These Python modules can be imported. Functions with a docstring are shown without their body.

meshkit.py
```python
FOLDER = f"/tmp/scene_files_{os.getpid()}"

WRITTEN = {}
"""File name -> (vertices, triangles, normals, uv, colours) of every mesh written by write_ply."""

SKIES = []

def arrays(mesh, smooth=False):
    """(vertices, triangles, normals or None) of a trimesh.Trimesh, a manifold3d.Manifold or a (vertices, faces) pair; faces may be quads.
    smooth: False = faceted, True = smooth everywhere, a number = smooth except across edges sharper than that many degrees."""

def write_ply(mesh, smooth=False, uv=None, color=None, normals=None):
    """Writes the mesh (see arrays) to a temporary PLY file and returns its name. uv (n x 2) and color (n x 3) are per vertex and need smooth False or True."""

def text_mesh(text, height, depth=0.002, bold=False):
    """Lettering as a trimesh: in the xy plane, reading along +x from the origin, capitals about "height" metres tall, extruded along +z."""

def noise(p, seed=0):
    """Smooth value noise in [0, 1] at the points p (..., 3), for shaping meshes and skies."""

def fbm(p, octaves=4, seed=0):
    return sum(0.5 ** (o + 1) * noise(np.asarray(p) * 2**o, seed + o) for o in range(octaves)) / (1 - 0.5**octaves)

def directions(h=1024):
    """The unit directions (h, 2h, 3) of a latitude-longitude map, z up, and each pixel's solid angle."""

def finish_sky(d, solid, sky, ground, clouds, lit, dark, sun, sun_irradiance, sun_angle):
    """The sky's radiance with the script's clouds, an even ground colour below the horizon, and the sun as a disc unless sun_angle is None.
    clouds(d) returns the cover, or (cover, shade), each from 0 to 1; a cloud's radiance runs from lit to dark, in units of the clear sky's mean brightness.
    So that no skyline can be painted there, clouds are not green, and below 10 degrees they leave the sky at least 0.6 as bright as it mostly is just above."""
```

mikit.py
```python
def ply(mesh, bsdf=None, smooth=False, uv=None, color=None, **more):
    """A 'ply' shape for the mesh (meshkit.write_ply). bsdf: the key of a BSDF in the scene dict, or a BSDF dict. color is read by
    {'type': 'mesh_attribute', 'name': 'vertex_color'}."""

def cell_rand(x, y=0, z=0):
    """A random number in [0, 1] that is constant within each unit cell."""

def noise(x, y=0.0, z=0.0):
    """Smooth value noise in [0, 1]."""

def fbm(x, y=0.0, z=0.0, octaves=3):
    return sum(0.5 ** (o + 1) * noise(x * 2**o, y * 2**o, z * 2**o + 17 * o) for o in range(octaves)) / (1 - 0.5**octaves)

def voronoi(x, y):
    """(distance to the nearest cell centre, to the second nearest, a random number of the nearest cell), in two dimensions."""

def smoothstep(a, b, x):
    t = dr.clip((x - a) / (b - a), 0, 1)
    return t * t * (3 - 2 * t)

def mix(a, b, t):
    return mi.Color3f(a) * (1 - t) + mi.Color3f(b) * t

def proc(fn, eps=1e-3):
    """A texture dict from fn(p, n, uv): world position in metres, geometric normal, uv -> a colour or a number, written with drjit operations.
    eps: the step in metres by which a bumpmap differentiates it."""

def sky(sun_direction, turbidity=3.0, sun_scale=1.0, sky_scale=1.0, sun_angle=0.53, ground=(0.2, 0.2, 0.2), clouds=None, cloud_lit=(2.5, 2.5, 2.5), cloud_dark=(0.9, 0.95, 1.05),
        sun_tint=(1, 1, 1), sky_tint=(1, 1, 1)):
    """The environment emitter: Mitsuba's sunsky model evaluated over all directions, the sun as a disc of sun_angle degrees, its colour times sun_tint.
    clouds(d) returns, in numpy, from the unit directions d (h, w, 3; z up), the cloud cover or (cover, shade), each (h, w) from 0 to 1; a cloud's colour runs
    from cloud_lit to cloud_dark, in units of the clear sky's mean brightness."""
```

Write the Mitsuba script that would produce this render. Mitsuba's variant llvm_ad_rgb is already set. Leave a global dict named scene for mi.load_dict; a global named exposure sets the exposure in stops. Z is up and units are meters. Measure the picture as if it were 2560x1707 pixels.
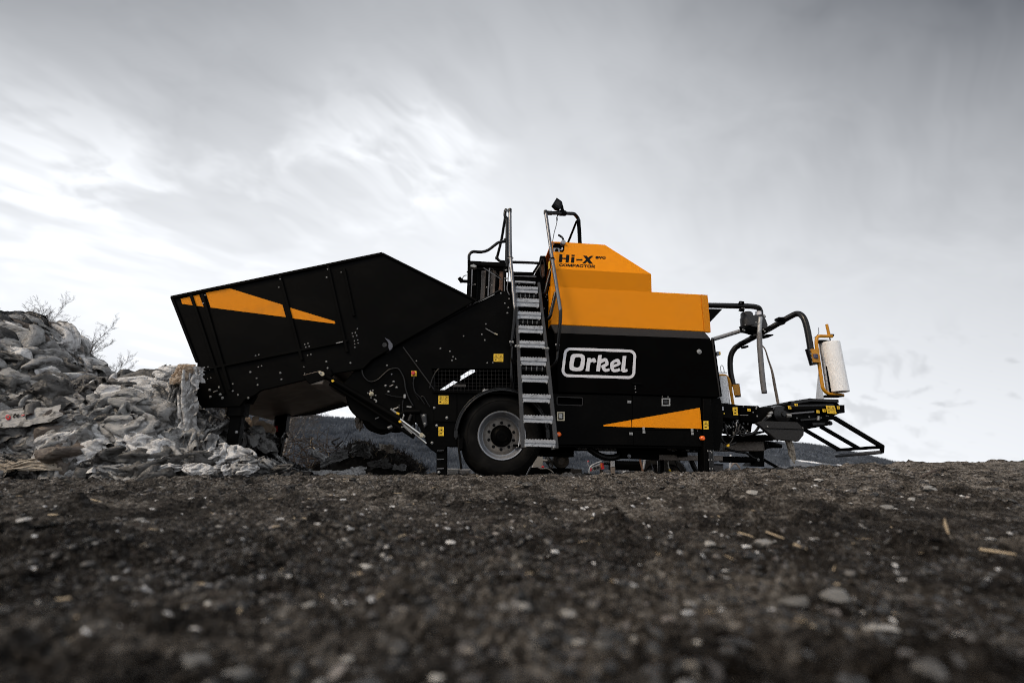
import math, random
import numpy as np, trimesh, shapely, mitsuba as mi, drjit as dr, mikit, meshkit
from shapely.geometry import Polygon, LineString, Point
from shapely import affinity
from mikit import fbm, noise, voronoi, cell_rand, smoothstep, mix

scene, labels = {}, {}
rng = np.random.default_rng(7)
random.seed(7)

# ------------------------------------------------------------------ camera, sky, exposure
FPX = 1130.0                                   # focal length in pixels of the 2560 x 1707 photograph
CAM = np.array([0.0, 0.0, 0.32])
PITCH = math.atan((1165 - 853.5) / FPX)
ROLL = math.radians(1.0)
YAW = math.radians(5.3)                        # the machine's long side recedes a little to the right
FWD = np.array([0, math.cos(PITCH), math.sin(PITCH)])
_r, _u = np.array([1.0, 0, 0]), np.array([0, -math.sin(PITCH), math.cos(PITCH)])
RIGHT = _r * math.cos(ROLL) + _u * math.sin(ROLL)
UP = -_r * math.sin(ROLL) + _u * math.cos(ROLL)
T = mi.ScalarTransform4f
scene['camera'] = {'type': 'thinlens', 'fov': 2 * math.degrees(math.atan(1280 / FPX)), 'fov_axis': 'x',
                   'aperture_radius': 0.008, 'focus_distance': 6.2, 'near_clip': 0.02, 'far_clip': 20000.0,
                   'to_world': T().look_at(origin=CAM.tolist(), target=(CAM + FWD).tolist(), up=UP.tolist())}
exposure = 2.1


def clouds(d):
    """High grey overcast: pale near the horizon, torn bright wisps low on the left, slate banks overhead and to the right, with lens corner darkening worked into them; brightest towards the veiled sun behind the camera."""
    x, y, z = d[..., 0], d[..., 1], np.maximum(d[..., 2], 0.0)
    k = 1.0 / (z + 0.30)
    p = np.stack([x * k, y * k, np.zeros_like(x)], -1)
    w1, w2 = meshkit.fbm(p * 1.7 + 5.0, 4, 3) - 0.5, meshkit.fbm(p * 1.7 + 25.0, 4, 4) - 0.5
    q = p + np.stack([w1, w2, 0 * w1], -1) * 0.34
    big = meshkit.fbm(q * 1.3 + 2.0, 5, 11)
    # torn wisps: drawn out from lower left to upper right
    a = q[..., 0] * 0.80 + q[..., 1] * 0.60
    b = -q[..., 0] * 0.60 + q[..., 1] * 0.80
    wisp = meshkit.fbm(np.stack([a * 2.6 + w2, b * 5.0, 0 * a], -1) + 9.0, 7, 23)
    fine = meshkit.fbm(np.stack([a * 11.0 + w2 * 5, b * 18.0 + w1 * 5, 0 * a], -1), 5, 31)
    el = np.degrees(np.arcsin(np.clip(z, 0, 1)))
    az = np.degrees(np.arctan2(x, y))
    veil = np.clip((x * -0.30 + y * -0.50 + z * 0.81), -1, 1)            # cosine to the sun behind the veil
    side = np.abs(az) < 130
    e, a2 = np.clip(el, 0, 55) / 50, np.clip(az, -60, 60) / 55
    s = -0.045 + 0.247 * e + 0.168 * a2 + 0.355 * e * e + 0.051 * a2 * a2 - 0.106 * e * a2 + 0.489 * e * a2 * a2  # corner fall-off of the lens is put into the cloud shade too
    s = s + 0.22 * (big - 0.5) * np.clip((el - 5) / 22, 0, 1) + 0.10 * (fine - 0.5) * np.clip((el - 8) / 15, 0, 1)
    s = s + 0.17 * (1 - np.clip((fine + big - 0.92) / 0.2, 0, 1)) * np.exp(-((el - 7) / 5.0) ** 2)          # a low puffy bank near the horizon
    band = np.exp(-((el - (41 + 0.36 * np.minimum(az, 8))) / 8.0) ** 2)       # a torn bright band climbing from the left
    wv = np.clip((wisp - 0.38) / 0.18, 0, 1) * np.clip((fine - 0.26) / 0.28, 0.1, 1.2)
    s = s - 0.26 * wv * (band + 0.12 * np.clip((el - 12) / 10, 0, 1)) * np.clip((3 - az) / 14, 0.08, 1)
    s = s - 1.0 * np.clip((veil - 0.05) / 0.8, 0, 1) * np.clip((0.40 - y) / 0.5, 0, 1)                          # the sky behind and above the camera is the bright side
    return np.ones_like(x), np.clip(s, 0, 1)


SUN = (-0.62, -0.50, 0.72)
scene['sky'] = mikit.sky(SUN, turbidity=4, sun_scale=0.3, sky_scale=1.0, sun_angle=16, ground=(0.06, 0.06, 0.06), clouds=clouds,
                         cloud_lit=(2.61, 2.68, 2.78), cloud_dark=(0.14, 0.166, 0.222), sun_tint=(1.0, 0.97, 0.93))

# ------------------------------------------------------------------ the machine's own frame: u along it, v away from the camera, w up
EX = np.array([math.cos(YAW), math.sin(YAW), 0.0])
EY = np.array([-math.sin(YAW), math.cos(YAW), 0.0])


def ray(px, py):
    px, py = np.asarray(px, float), np.asarray(py, float)
    return FWD + RIGHT * ((px - 1280) / FPX)[..., None] - UP * ((py - 853.5) / FPX)[..., None]


_d = ray(1255, 1187)
ORG = CAM + _d * (6.0 / _d[1])                 # where the near wheel stands


def M2W(p):
    p = np.asarray(p, float)
    return ORG + p[..., :1] * EX + p[..., 1:2] * EY + p[..., 2:3] * np.array([0, 0, 1.0])


def W2M(p):
    q = np.asarray(p, float) - ORG
    return np.stack([q @ EX, q @ EY, q[..., 2]], -1)


def P(px, py, v):
    """The point of the machine frame at depth v that stands at this place in the photograph."""
    d = ray(px, py)
    t = (np.asarray(v, float) - (CAM - ORG) @ EY) / (d @ EY)
    return W2M(CAM + d * t[..., None])


def G(px, py, y):
    """A world point at distance y."""
    d = ray(px, py)
    return CAM + d * (np.asarray(y, float) / d[..., 1])[..., None]


class Plane:
    """A plane of the machine frame, by three of its points; at() finds the point of it seen at a pixel."""
    def __init__(s, a, b, c):
        s.p = np.asarray(a, float)
        n = np.cross(np.asarray(b) - a, np.asarray(c) - a)
        n /= np.linalg.norm(n)
        s.n = n if n[1] < 0 else -n

    def at(s, px, py, off=0.0):
        d = ray(px, py)
        o, dm = W2M(CAM), np.stack([d @ EX, d @ EY, d[..., 2]], -1)
        t = ((s.p - o) @ s.n) / (dm @ s.n)
        return o + dm * t[..., None] + s.n * np.asarray(off, float)[..., None]


def VP(v):
    return Plane(np.array([0, v, 0.0]), np.array([1, v, 0.0]), np.array([0, v, 1.0]))


# ------------------------------------------------------------------ entries
def numbered(key):
    if key not in scene and key not in labels:
        return key
    k = 1
    while f'{key}_{k:03d}' in scene or f'{key}_{k:03d}' in labels:
        k += 1
    return f'{key}_{k:03d}'


def thing(name, label, cat, group=None):
    key = numbered(name)
    labels[key] = {'label': label, 'category': cat}
    if group:
        labels[key]['group'] = group
    return key


def put(parent, name, mesh, mat, smooth=False, local=True, label=None, **kw):
    """One entry of the scene; mesh in the machine frame unless local is False."""
    if parent.count('__') >= 2:                                             # thing > part > sub-part, no further
        parent, stem = parent.rsplit('__', 1)
        name = stem.rstrip('0123456789').rstrip('_') + '_' + name
    key = numbered(parent + '__' + name if parent else name)
    if isinstance(mesh, (list, tuple)) and not isinstance(mesh[0], np.ndarray):
        mesh = trimesh.util.concatenate(mesh)
    v, f = (mesh if isinstance(mesh, (list, tuple)) else (np.array(mesh.vertices), np.array(mesh.faces)))
    if local:
        v = M2W(v)
    scene[key] = mikit.ply(trimesh.Trimesh(v, f, process=False), mat, smooth, **kw)
    if label:
        labels[key] = {'label': label}
    return key


def tag(key, label, cat=None, kind=None, group=None):
    labels[key] = {'label': label}
    if cat: labels[key]['category'] = cat
    if kind: labels[key]['kind'] = kind
    if group: labels[key]['group'] = group
    return key


# ------------------------------------------------------------------ mesh builders
def extrude(poly, h=1.0):
    parts = [g for g in getattr(poly, 'geoms', [poly]) if g.area > 0]
    return trimesh.util.concatenate([trimesh.creation.extrude_polygon(g, h, engine='earcut') for g in parts])


def as_poly(p):
    return p if hasattr(p, 'area') else Polygon(p).buffer(0)


def fix(m):
    m.fix_normals()
    return m


def slab(px, plane, t0=0.0, t1=0.01):
    """A plate whose outline is given in pixels, lying on a plane of the machine, from t0 to t1 above it."""
    m = extrude(as_poly(px))
    z = m.vertices[:, 2]
    m.vertices = plane.at(m.vertices[:, 0], m.vertices[:, 1], t0 + (t1 - t0) * z)
    return fix(m)


def inset(pts, c):
    """The polygon moved inwards by c with mitred corners, corner for corner."""
    p = np.asarray(pts, float)
    if np.sum(p[:, 0] * np.roll(p[:, 1], -1) - np.roll(p[:, 0], -1) * p[:, 1]) < 0:
        p = p[::-1]
    e = np.roll(p, -1, 0) - p
    e /= np.linalg.norm(e, axis=1, keepdims=True)
    n = np.stack([-e[:, 1], e[:, 0]], 1)
    a, b = np.roll(n, 1, 0), n
    return p, p + (a + b) * (c / np.maximum(1 + (a * b).sum(1), 0.3))[:, None]


def prism(px, v0, v1, c=0.008, raw=False):
    """A body extruded along the machine's width from v0 to v1, its near outline given in pixels, with a small chamfer round the near face."""
    uw = np.asarray(px, float) if raw else (lambda q: P(q[:, 0], q[:, 1], v0)[:, [0, 2]])(np.asarray(px, float))
    p, q = inset(uw, c)
    from mapbox_earcut import triangulate_float64 as tri
    n = len(p)
    def lay(a, v): return np.stack([a[:, 0], np.full(n, v), a[:, 1]], 1)
    V = np.vstack([lay(q, v0), lay(p, v0 + c), lay(p, v1)])
    i = np.arange(n); j = (i + 1) % n
    F = []
    for a, b in ((0, n), (n, 2 * n)):
        F += [np.stack([a + i, a + j, b + j], 1), np.stack([a + i, b + j, b + i], 1)]
    cap = np.asarray(tri(q, np.array([n], np.uint32))).reshape(-1, 3).astype(int)
    F += [cap, cap[:, ::-1] + 2 * n]
    return fix(trimesh.Trimesh(V, np.vstack(F), process=False))


def box(u0, u1, v0, v1, w0, w1, c=0.006):
    return prism([(u0, w0), (u1, w0), (u1, w1), (u0, w1)], v0, v1, min(c, (u1 - u0) * .3, (w1 - w0) * .3, abs(v1 - v0) * .3), raw=True)


def fillet(pts, r, k=6):
    """The polyline with its inner corners rounded."""
    pts = [np.asarray(p, float) for p in pts]
    out = [pts[0]]
    for a, b, c in zip(pts, pts[1:], pts[2:]):
        d0, d1 = a - b, c - b
        l0, l1 = np.linalg.norm(d0), np.linalg.norm(d1)
        t = min(r, l0 * .48, l1 * .48)
        s, e = b + d0 / l0 * t, b + d1 / l1 * t
        for x in np.linspace(0, 1, k):
            out.append((1 - x) ** 2 * s + 2 * x * (1 - x) * b + x * x * e)
    out.append(pts[-1])
    return np.array(out)


def spline(pts, k=10):
    pts = np.asarray(pts, float)
    p = np.vstack([2 * pts[0] - pts[1], pts, 2 * pts[-1] - pts[-2]])
    out = []
    for i in range(1, len(p) - 2):
        a, b, c, d = p[i - 1:i + 3]
        for t in np.linspace(0, 1, k, endpoint=False):
            out.append(.5 * (2 * b + (c - a) * t + (2 * a - 5 * b + 4 * c - d) * t * t + (3 * b - a - 3 * c + d) * t ** 3))
    return np.array(out + [pts[-1]])


def tube(pts, r, n=10, corner=0.0):
    """A round bar along the points; r may be a list of radii."""
    pts = fillet(pts, corner) if corner else np.asarray(pts, float)
    keep = np.r_[True, np.linalg.norm(np.diff(pts, axis=0), axis=1) > 1e-6]
    pts = pts[keep]
    r = np.broadcast_to(np.asarray(r, float) if np.ndim(r) == 0 else np.interp(np.linspace(0, 1, len(pts)), np.linspace(0, 1, len(r)), r), (len(pts),))
    t = np.gradient(pts, axis=0)
    t /= np.linalg.norm(t, axis=1, keepdims=True)
    a = np.cross(t[0], [0, 0, 1.0] if abs(t[0][2]) < .9 else [1.0, 0, 0])
    a /= np.linalg.norm(a)
    V, ang = [], np.arange(n) * 2 * np.pi / n
    for i in range(len(pts)):
        a = a - t[i] * (a @ t[i]); a /= np.linalg.norm(a)
        b = np.cross(t[i], a)
        V.append(pts[i] + r[i] * (np.cos(ang)[:, None] * a + np.sin(ang)[:, None] * b))
    m = len(pts)
    V = np.vstack(V + [pts[:1], pts[-1:]])
    k = np.arange(n); j = (k + 1) % n
    F = []
    for i in range(m - 1):
        F += [np.stack([i * n + k, i * n + j, (i + 1) * n + j], 1), np.stack([i * n + k, (i + 1) * n + j, (i + 1) * n + k], 1)]
    F += [np.stack([j, k, k * 0 + m * n], 1), np.stack([(m - 1) * n + k, (m - 1) * n + j, k * 0 + m * n + 1], 1)]
    return trimesh.Trimesh(V, np.vstack(F), process=False)


def bar(a, b, wide, deep, up=(0, 1, 0)):
    """A square bar from a to b; deep is measured along 'up', wide across it."""
    a, b = np.asarray(a, float), np.asarray(b, float)
    t = b - a; L = np.linalg.norm(t); t /= L
    y = np.asarray(up, float) - t * (np.asarray(up, float) @ t); y /= np.linalg.norm(y)
    x = np.cross(y, t)
    c = min(wide, deep) * .14
    prof = [(-wide / 2 + c, -deep / 2), (wide / 2 - c, -deep / 2), (wide / 2, -deep / 2 + c), (wide / 2, deep / 2 - c), (wide / 2 - c, deep / 2), (-wide / 2 + c, deep / 2), (-wide / 2, deep / 2 - c), (-wide / 2, -deep / 2 + c)]
    m = extrude(Polygon(prof), L)
    m.vertices = a + m.vertices[:, :1] * x + m.vertices[:, 1:2] * y + m.vertices[:, 2:3] * t
    return fix(m)


def lathe(prof, centre, axis=(0, 1, 0), n=48):
    """A turned body: prof is (radius, distance along the axis) pairs."""
    prof = np.asarray(prof, float)
    ax = np.asarray(axis, float) / np.linalg.norm(axis)
    a = np.cross(ax, [0, 0, 1.0] if abs(ax[2]) < .9 else [1.0, 0, 0]); a /= np.linalg.norm(a)
    b = np.cross(ax, a)
    ang = np.arange(n) * 2 * np.pi / n
    ringd = np.cos(ang)[:, None] * a + np.sin(ang)[:, None] * b
    V = np.vstack([np.asarray(centre) + r * ringd + h * ax for r, h in prof])
    k = np.arange(n); j = (k + 1) % n
    F = np.vstack([np.vstack([np.stack([i * n + k, i * n + j, (i + 1) * n + j], 1), np.stack([i * n + k, (i + 1) * n + j, (i + 1) * n + k], 1)]) for i in range(len(prof) - 1)])
    return trimesh.Trimesh(V, F, process=False)


def bolt_mesh(p, r, axis=(0, -1, 0), hexa=False):
    """A bolt head: washer and domed nut, standing out along the axis."""
    return lathe([(0, -.002), (r, -.002), (r, r * .22), (r * .72, r * .26), (r * .66, r * .7), (r * .36, r * .95), (0, r * 1.0)], p, axis, 6 if hexa else 10)


def rod(a, b, r, n=10):
    return tube([a, b], r, n)


def bilin(quad, x, y):
    """The pixel at (x, y) in 0..1 of a quad of pixels: top left, top right, bottom right, bottom left."""
    a, b, c, d = [np.asarray(q, float) for q in quad]
    x, y = np.asarray(x)[..., None], np.asarray(y)[..., None]
    return a * (1 - x) * (1 - y) + b * x * (1 - y) + c * x * y + d * (1 - x) * y
# ------------------------------------------------------------------ materials
def two(d):
    return {'type': 'twosided', 'bsdf': d}


def rgb(*c):
    return {'type': 'rgb', 'value': list(c)}


def pr(color, rough=.5, metal=0.0, spec=.5, **kw):
    d = {'type': 'principled', 'base_color': color if isinstance(color, dict) else rgb(*color), 'roughness': rough, 'metallic': metal, **kw}
    if not metal:
        d['specular'] = spec
    return two(d)


def mat(name, d):
    scene[name] = d
    return name


def dusty(base, dust, amount, scale=3.0):
    def fn(p, n, uv):
        d = fbm(p.x * scale, p.y * scale, p.z * scale, 4)
        g = fbm(p.x * 60, p.y * 60, p.z * 60, 2)
        k = smoothstep(.42, .75, d) * amount + smoothstep(.66, .8, g) * amount * .7
        return mix(base, dust, k)
    return mikit.proc(fn)


def rough_var(a, b, scale=4.0):
    return mikit.proc(lambda p, n, uv: a + (b - a) * fbm(p.x * scale + 3, p.y * scale, p.z * scale, 4))


BLACK = mat('m_black_paint', pr(dusty((.0011, .0011, .0011), (.016, .0145, .013), .09), rough_var(.35, .6), spec=.035))
BLACKG = mat('m_black_gloss', pr((.004, .004, .0045), .24, spec=.28))
BLACKM = mat('m_black_matt', pr(dusty((.0012, .0012, .0013), (.009, .008, .0075), .09), .75, spec=.02))
BELLY = mat('m_belly_steel', pr(dusty((.15, .125, .107), (.24, .20, .17), .5, 5.0), .45, spec=.4))  # base raised to stand in for light reaching the underside from beyond
CHAMF = mat('m_dark_grey', pr((.020, .0195, .020), .5, spec=.2))
DKGREY = mat('m_grey_plastic', pr((.018, .018, .020), .4, spec=.35))
ORANGE = mat('m_orange_paint', pr(dusty((.80, .262, .002), (.66, .235, .012), .22, 2.0), rough_var(.35, .55), spec=.12))
ORANGED = mat('m_orange_decal', pr(dusty((.76, .25, .003), (.46, .17, .02), .3, 6.0), .5, spec=.12))
AMBER = mat('m_amber_plastic', pr((.85, .13, .008), .25, spec=.5))
YELLOW = mat('m_yellow_print', pr((.74, .46, .012), .4))
PRINT = mat('m_black_print', pr((.003, .003, .0035), .5, spec=.1))
WHITEL = mat('m_white_print', pr((.62, .62, .66), .45))
RED = mat('m_red_plastic', pr((.5, .02, .03), .35))
GALV = mat('m_galvanised', pr(mikit.proc(lambda p, n, uv: mix((.25, .26, .28), (.43, .44, .46), fbm(p.x * 22, p.y * 22, p.z * 22, 4)) * (1 - .55 * smoothstep(.62, .74, fbm(p.x * 30 + 9, p.y * 30, p.z * 55, 3)))), .5, metal=.55))
GALVD = mat('m_galvanised_dull', pr((.16, .165, .18), .45, metal=.4))
STILE = mat('m_stile_grey', pr(dusty((.026, .027, .030), (.07, .07, .07), .3, 8.0), .4, spec=.3))
RAILG = mat('m_rail_grey', pr((.13, .135, .15), .28, metal=.6))
STEEL = mat('m_bright_steel', pr((.62, .61, .58), .28, metal=1.0))
ZINC = mat('m_zinc', pr((.29, .29, .285), .45, metal=.6))
BRASSY = mat('m_pin_plate', pr((.42, .38, .28), .5, metal=.4))
RUBBER = mat('m_rubber', pr(dusty((.0022, .0022, .0022), (.022, .020, .0175), .30, 6.0), .7, spec=.10))
HOSE = mat('m_hose', pr((.006, .006, .0065), .35, spec=.25))
RIM = mat('m_rim_silver', pr((.26, .275, .305), .35, metal=.5))
RIMD = mat('m_rim_disc', pr(dusty((.16, .145, .13), (.10, .085, .07), .6, 9.0), .6, metal=.15))
FILMW = mat('m_wrap_film', pr((.80, .81, .83), .3, spec=.4))
FILMT = mat('m_film_tail', {'type': 'principledthin', 'base_color': rgb(.9, .91, .93), 'roughness': .4, 'diff_trans': 1.1})
FILMB = mat('m_film_backlit', {'type': 'principledthin', 'base_color': rgb(.62, .52, .42), 'roughness': .5, 'diff_trans': 1.0})
MUSTARD = mat('m_mustard_paint', pr((.50, .215, .004), .35, spec=.4))
RUST = mat('m_worn_brown', pr((.12, .06, .035), .7))
WOODB = mat('m_bark_grey', pr((.10, .09, .085), .9, spec=.1))
TREETWIG = mat('m_tree_twig', pr((.13, .12, .115), .9, spec=.1))
TWIG = mat('m_twig', pr((.06, .05, .045), .9, spec=.1))
BIRCH = mat('m_birch_bark', pr(mikit.proc(lambda p, n, uv: mix((.33, .31, .29), (.03, .03, .03), smoothstep(.5, .62, fbm(p.x * 9, p.y * 9, p.z * 30, 3)))), .8, spec=.2))
STRAW = mat('m_straw', pr((.42, .34, .24), .8, spec=.2))
CONCRETE = mat('m_concrete', pr(dusty((.30, .30, .31), (.12, .11, .10), .8, 7.0), .9, spec=.2))


def film(name, lo, hi, dirt, amount, rough=.48, spec=.35):
    """Crumpled farm film: base tone with stains and specks of soil."""
    def fn(p, n, uv):
        a = fbm(p.x * 2.2, p.y * 2.2, p.z * 2.2, 4)
        b = fbm(p.x * 17, p.y * 17, p.z * 17, 4)
        c = fbm(p.x * 70 + 4, p.y * 70, p.z * 70, 2)
        k = dr.clip(smoothstep(.40, .72, a) * .55 + smoothstep(.48, .66, b) * .75 + smoothstep(.66, .76, c) * .5, 0, 1) * amount
        return mix(mix(lo, hi, a), dirt, k)
    wrinkle = mikit.proc(lambda p, n, uv: dr.abs(2 * fbm(p.x * 16, p.y * 16, p.z * 16, 3) - 1) + .5 * dr.abs(2 * fbm(p.x * 42, p.y * 42, p.z * 42, 2) - 1), .003)
    return mat(name, two({'type': 'bumpmap', 'tex': wrinkle, 'scale': .016, 'bsdf': pr(mikit.proc(fn), rough, spec=spec)['bsdf']}))


F_WHITE = film('m_film_white', (.46, .46, .462), (.66, .66, .667), (.08, .07, .062), .62)
F_GREY = film('m_film_grey', (.18, .18, .18), (.38, .38, .38), (.026, .023, .020), .78)
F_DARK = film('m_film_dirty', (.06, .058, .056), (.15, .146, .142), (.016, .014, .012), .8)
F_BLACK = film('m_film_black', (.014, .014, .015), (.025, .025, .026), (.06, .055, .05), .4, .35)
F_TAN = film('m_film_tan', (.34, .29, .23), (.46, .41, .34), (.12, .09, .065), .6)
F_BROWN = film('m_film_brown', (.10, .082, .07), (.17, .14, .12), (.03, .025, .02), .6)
SOIL = mat('m_dark_soil', pr(mikit.proc(lambda p, n, uv: mix((.010, .009, .008), (.045, .040, .035), fbm(p.x * 14, p.y * 14, p.z * 14, 5))), .95, spec=.1))


def ground_color(p, n, uv):
    a = fbm(p.x * .55 + 3, p.y * .55, 0, 4)
    b = fbm(p.x * 9, p.y * 9, p.z * 9, 5)
    c = fbm(p.x * 90, p.y * 90, p.z * 90, 3)
    dry = smoothstep(1.9, 5.2, p.y + 1.6 * (a - .5)) * .75 + smoothstep(.48, .66, fbm(p.x * 1.6 + 5, p.y * 4.5, 0, 5)) * .38        # the crest has dried out, the hollow is damp
    g = fbm(p.x * 48 + 7, p.y * 48, p.z * 48, 3)
    dry = dr.clip(dry, 0, 1)
    base = mix((.0038, .0030, .0025), (.024, .0200, .0168), smoothstep(.32, .7, b * .6 + c * .4))
    base = mix(base, mix((.020, .0172, .0148), (.185, .165, .145), smoothstep(.35, .68, b * .5 + c * .5)), dry)
    grit = smoothstep(.54, .63, g) * (.12 + .75 * dry) + smoothstep(.62, .70, c) * (.10 + .6 * dry)          # salt and pepper of small light grains
    return mix(base, mix((.10, .093, .086), (.42, .40, .375), noise(p.x * 70, p.y * 70, 2)), dr.clip(grit, 0, 1) * smoothstep(.36, .56, b))


GROUND = mat('m_ground', two({'type': 'bumpmap', 'tex': mikit.proc(lambda p, n, uv: fbm(p.x * 55, p.y * 55, p.z * 55, 3) + .45 * dr.abs(2 * fbm(p.x * 150, p.y * 150, p.z * 150, 2) - 1), .002), 'scale': .045,
                             'bsdf': pr(mikit.proc(ground_color), .5, spec=.2)['bsdf']}))
STONE = mat('m_stone', pr({'type': 'mesh_attribute', 'name': 'vertex_color'}, .42, spec=.5))


def forest(p, n, uv):
    a = fbm(p.x * .006, p.y * .006, p.z * .012, 4)
    b = fbm(p.x * .05, p.y * .05, p.z * .1, 3)
    c = mix((.034, .041, .053), (.072, .084, .104), a)  # distance haze is put into the colour as a blue-grey cast
    return mix(c, (.105, .117, .137), smoothstep(.45, .75, b) * .5)


FOREST = mat('m_forest_hill', pr(mikit.proc(forest), .95, spec=.05))
CONIFER = mat('m_conifer', pr(mikit.proc(lambda p, n, uv: mix((.028, .034, .045), (.085, .098, .119), noise(p.x * .03, p.y * .03, 1))), .95, spec=.05))  # same blue-grey haze painted into the trees
SNOW = mat('m_snow', pr((.72, .73, .76), .9, spec=.1))
# ================================================================== the setting: ground, hills
CX = np.array([-40, -9, -7, -3, 0, 2, 3.5, 5, 7, 12, 40.0])
CZ = np.array([.0, .06, .085, .15, .20, .262, .335, .42, .50, .58, .7])


def relief(x, y, fine=True):
    p = np.stack([x, y, 0 * x], -1)
    z = .05 * (meshkit.fbm(p * 1.1 + 7, 3, 3) - .5)
    r = np.hypot(x, y)
    if fine:
        a = meshkit.fbm(p * 7.0 + 1, 4, 5)
        b = meshkit.fbm(p * 38.0 + 2, 3, 8)
        lump = np.clip(meshkit.fbm(p * 4.2 + 11, 3, 9) - .54, 0, 1)
        c = meshkit.fbm(p * 17.0 + 4, 3, 6)
        rid = 1 - np.abs(2 * meshkit.fbm(p * np.array([9.0, 15.0, 1]) + 8, 3, 12) - 1)
        z = z + .034 * (a - .5) + .030 * (c - .5) + .020 * (b - .5) + .022 * (rid - .75) + .20 * lump * (.5 + .9 * b)
    return z


def ground_z(x, y, fine=True):
    x, y = np.asarray(x, float), np.asarray(y, float)
    c = np.interp(x, CX, CZ)
    t = np.clip(y / 6.0, 0, 1)
    z = c * (t * t * (3 - 2 * t) * .45 + t * .55)
    z = z - .034 * np.clip(y - 6.0, 0, 7.5) - .006 * np.clip(y - 13.5, 0, 80) ** 1.75
    z = np.maximum(z, -45)
    r = np.hypot(x, y)
    return z + relief(x, y, fine) * np.clip(1.6 - r / 14, 0.15, 1) * np.clip((r - .1) / .25, 0, 1) * np.where((y > 5.2) & (y < 9), .75, 1)


def on_ground(px, py):
    """The ground point seen at a pixel (first crossing along the ray)."""
    d = ray(px, py)
    t = np.exp(np.linspace(math.log(.3), math.log(30), 3000))
    q = CAM + d * t[:, None]
    below = q[:, 2] < ground_z(q[:, 0], q[:, 1])
    i = int(np.argmax(below)) if below.any() else len(t) - 1
    return q[i]


def set_on(px, py_limit=None):
    return on_ground(px, py_limit)


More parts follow.
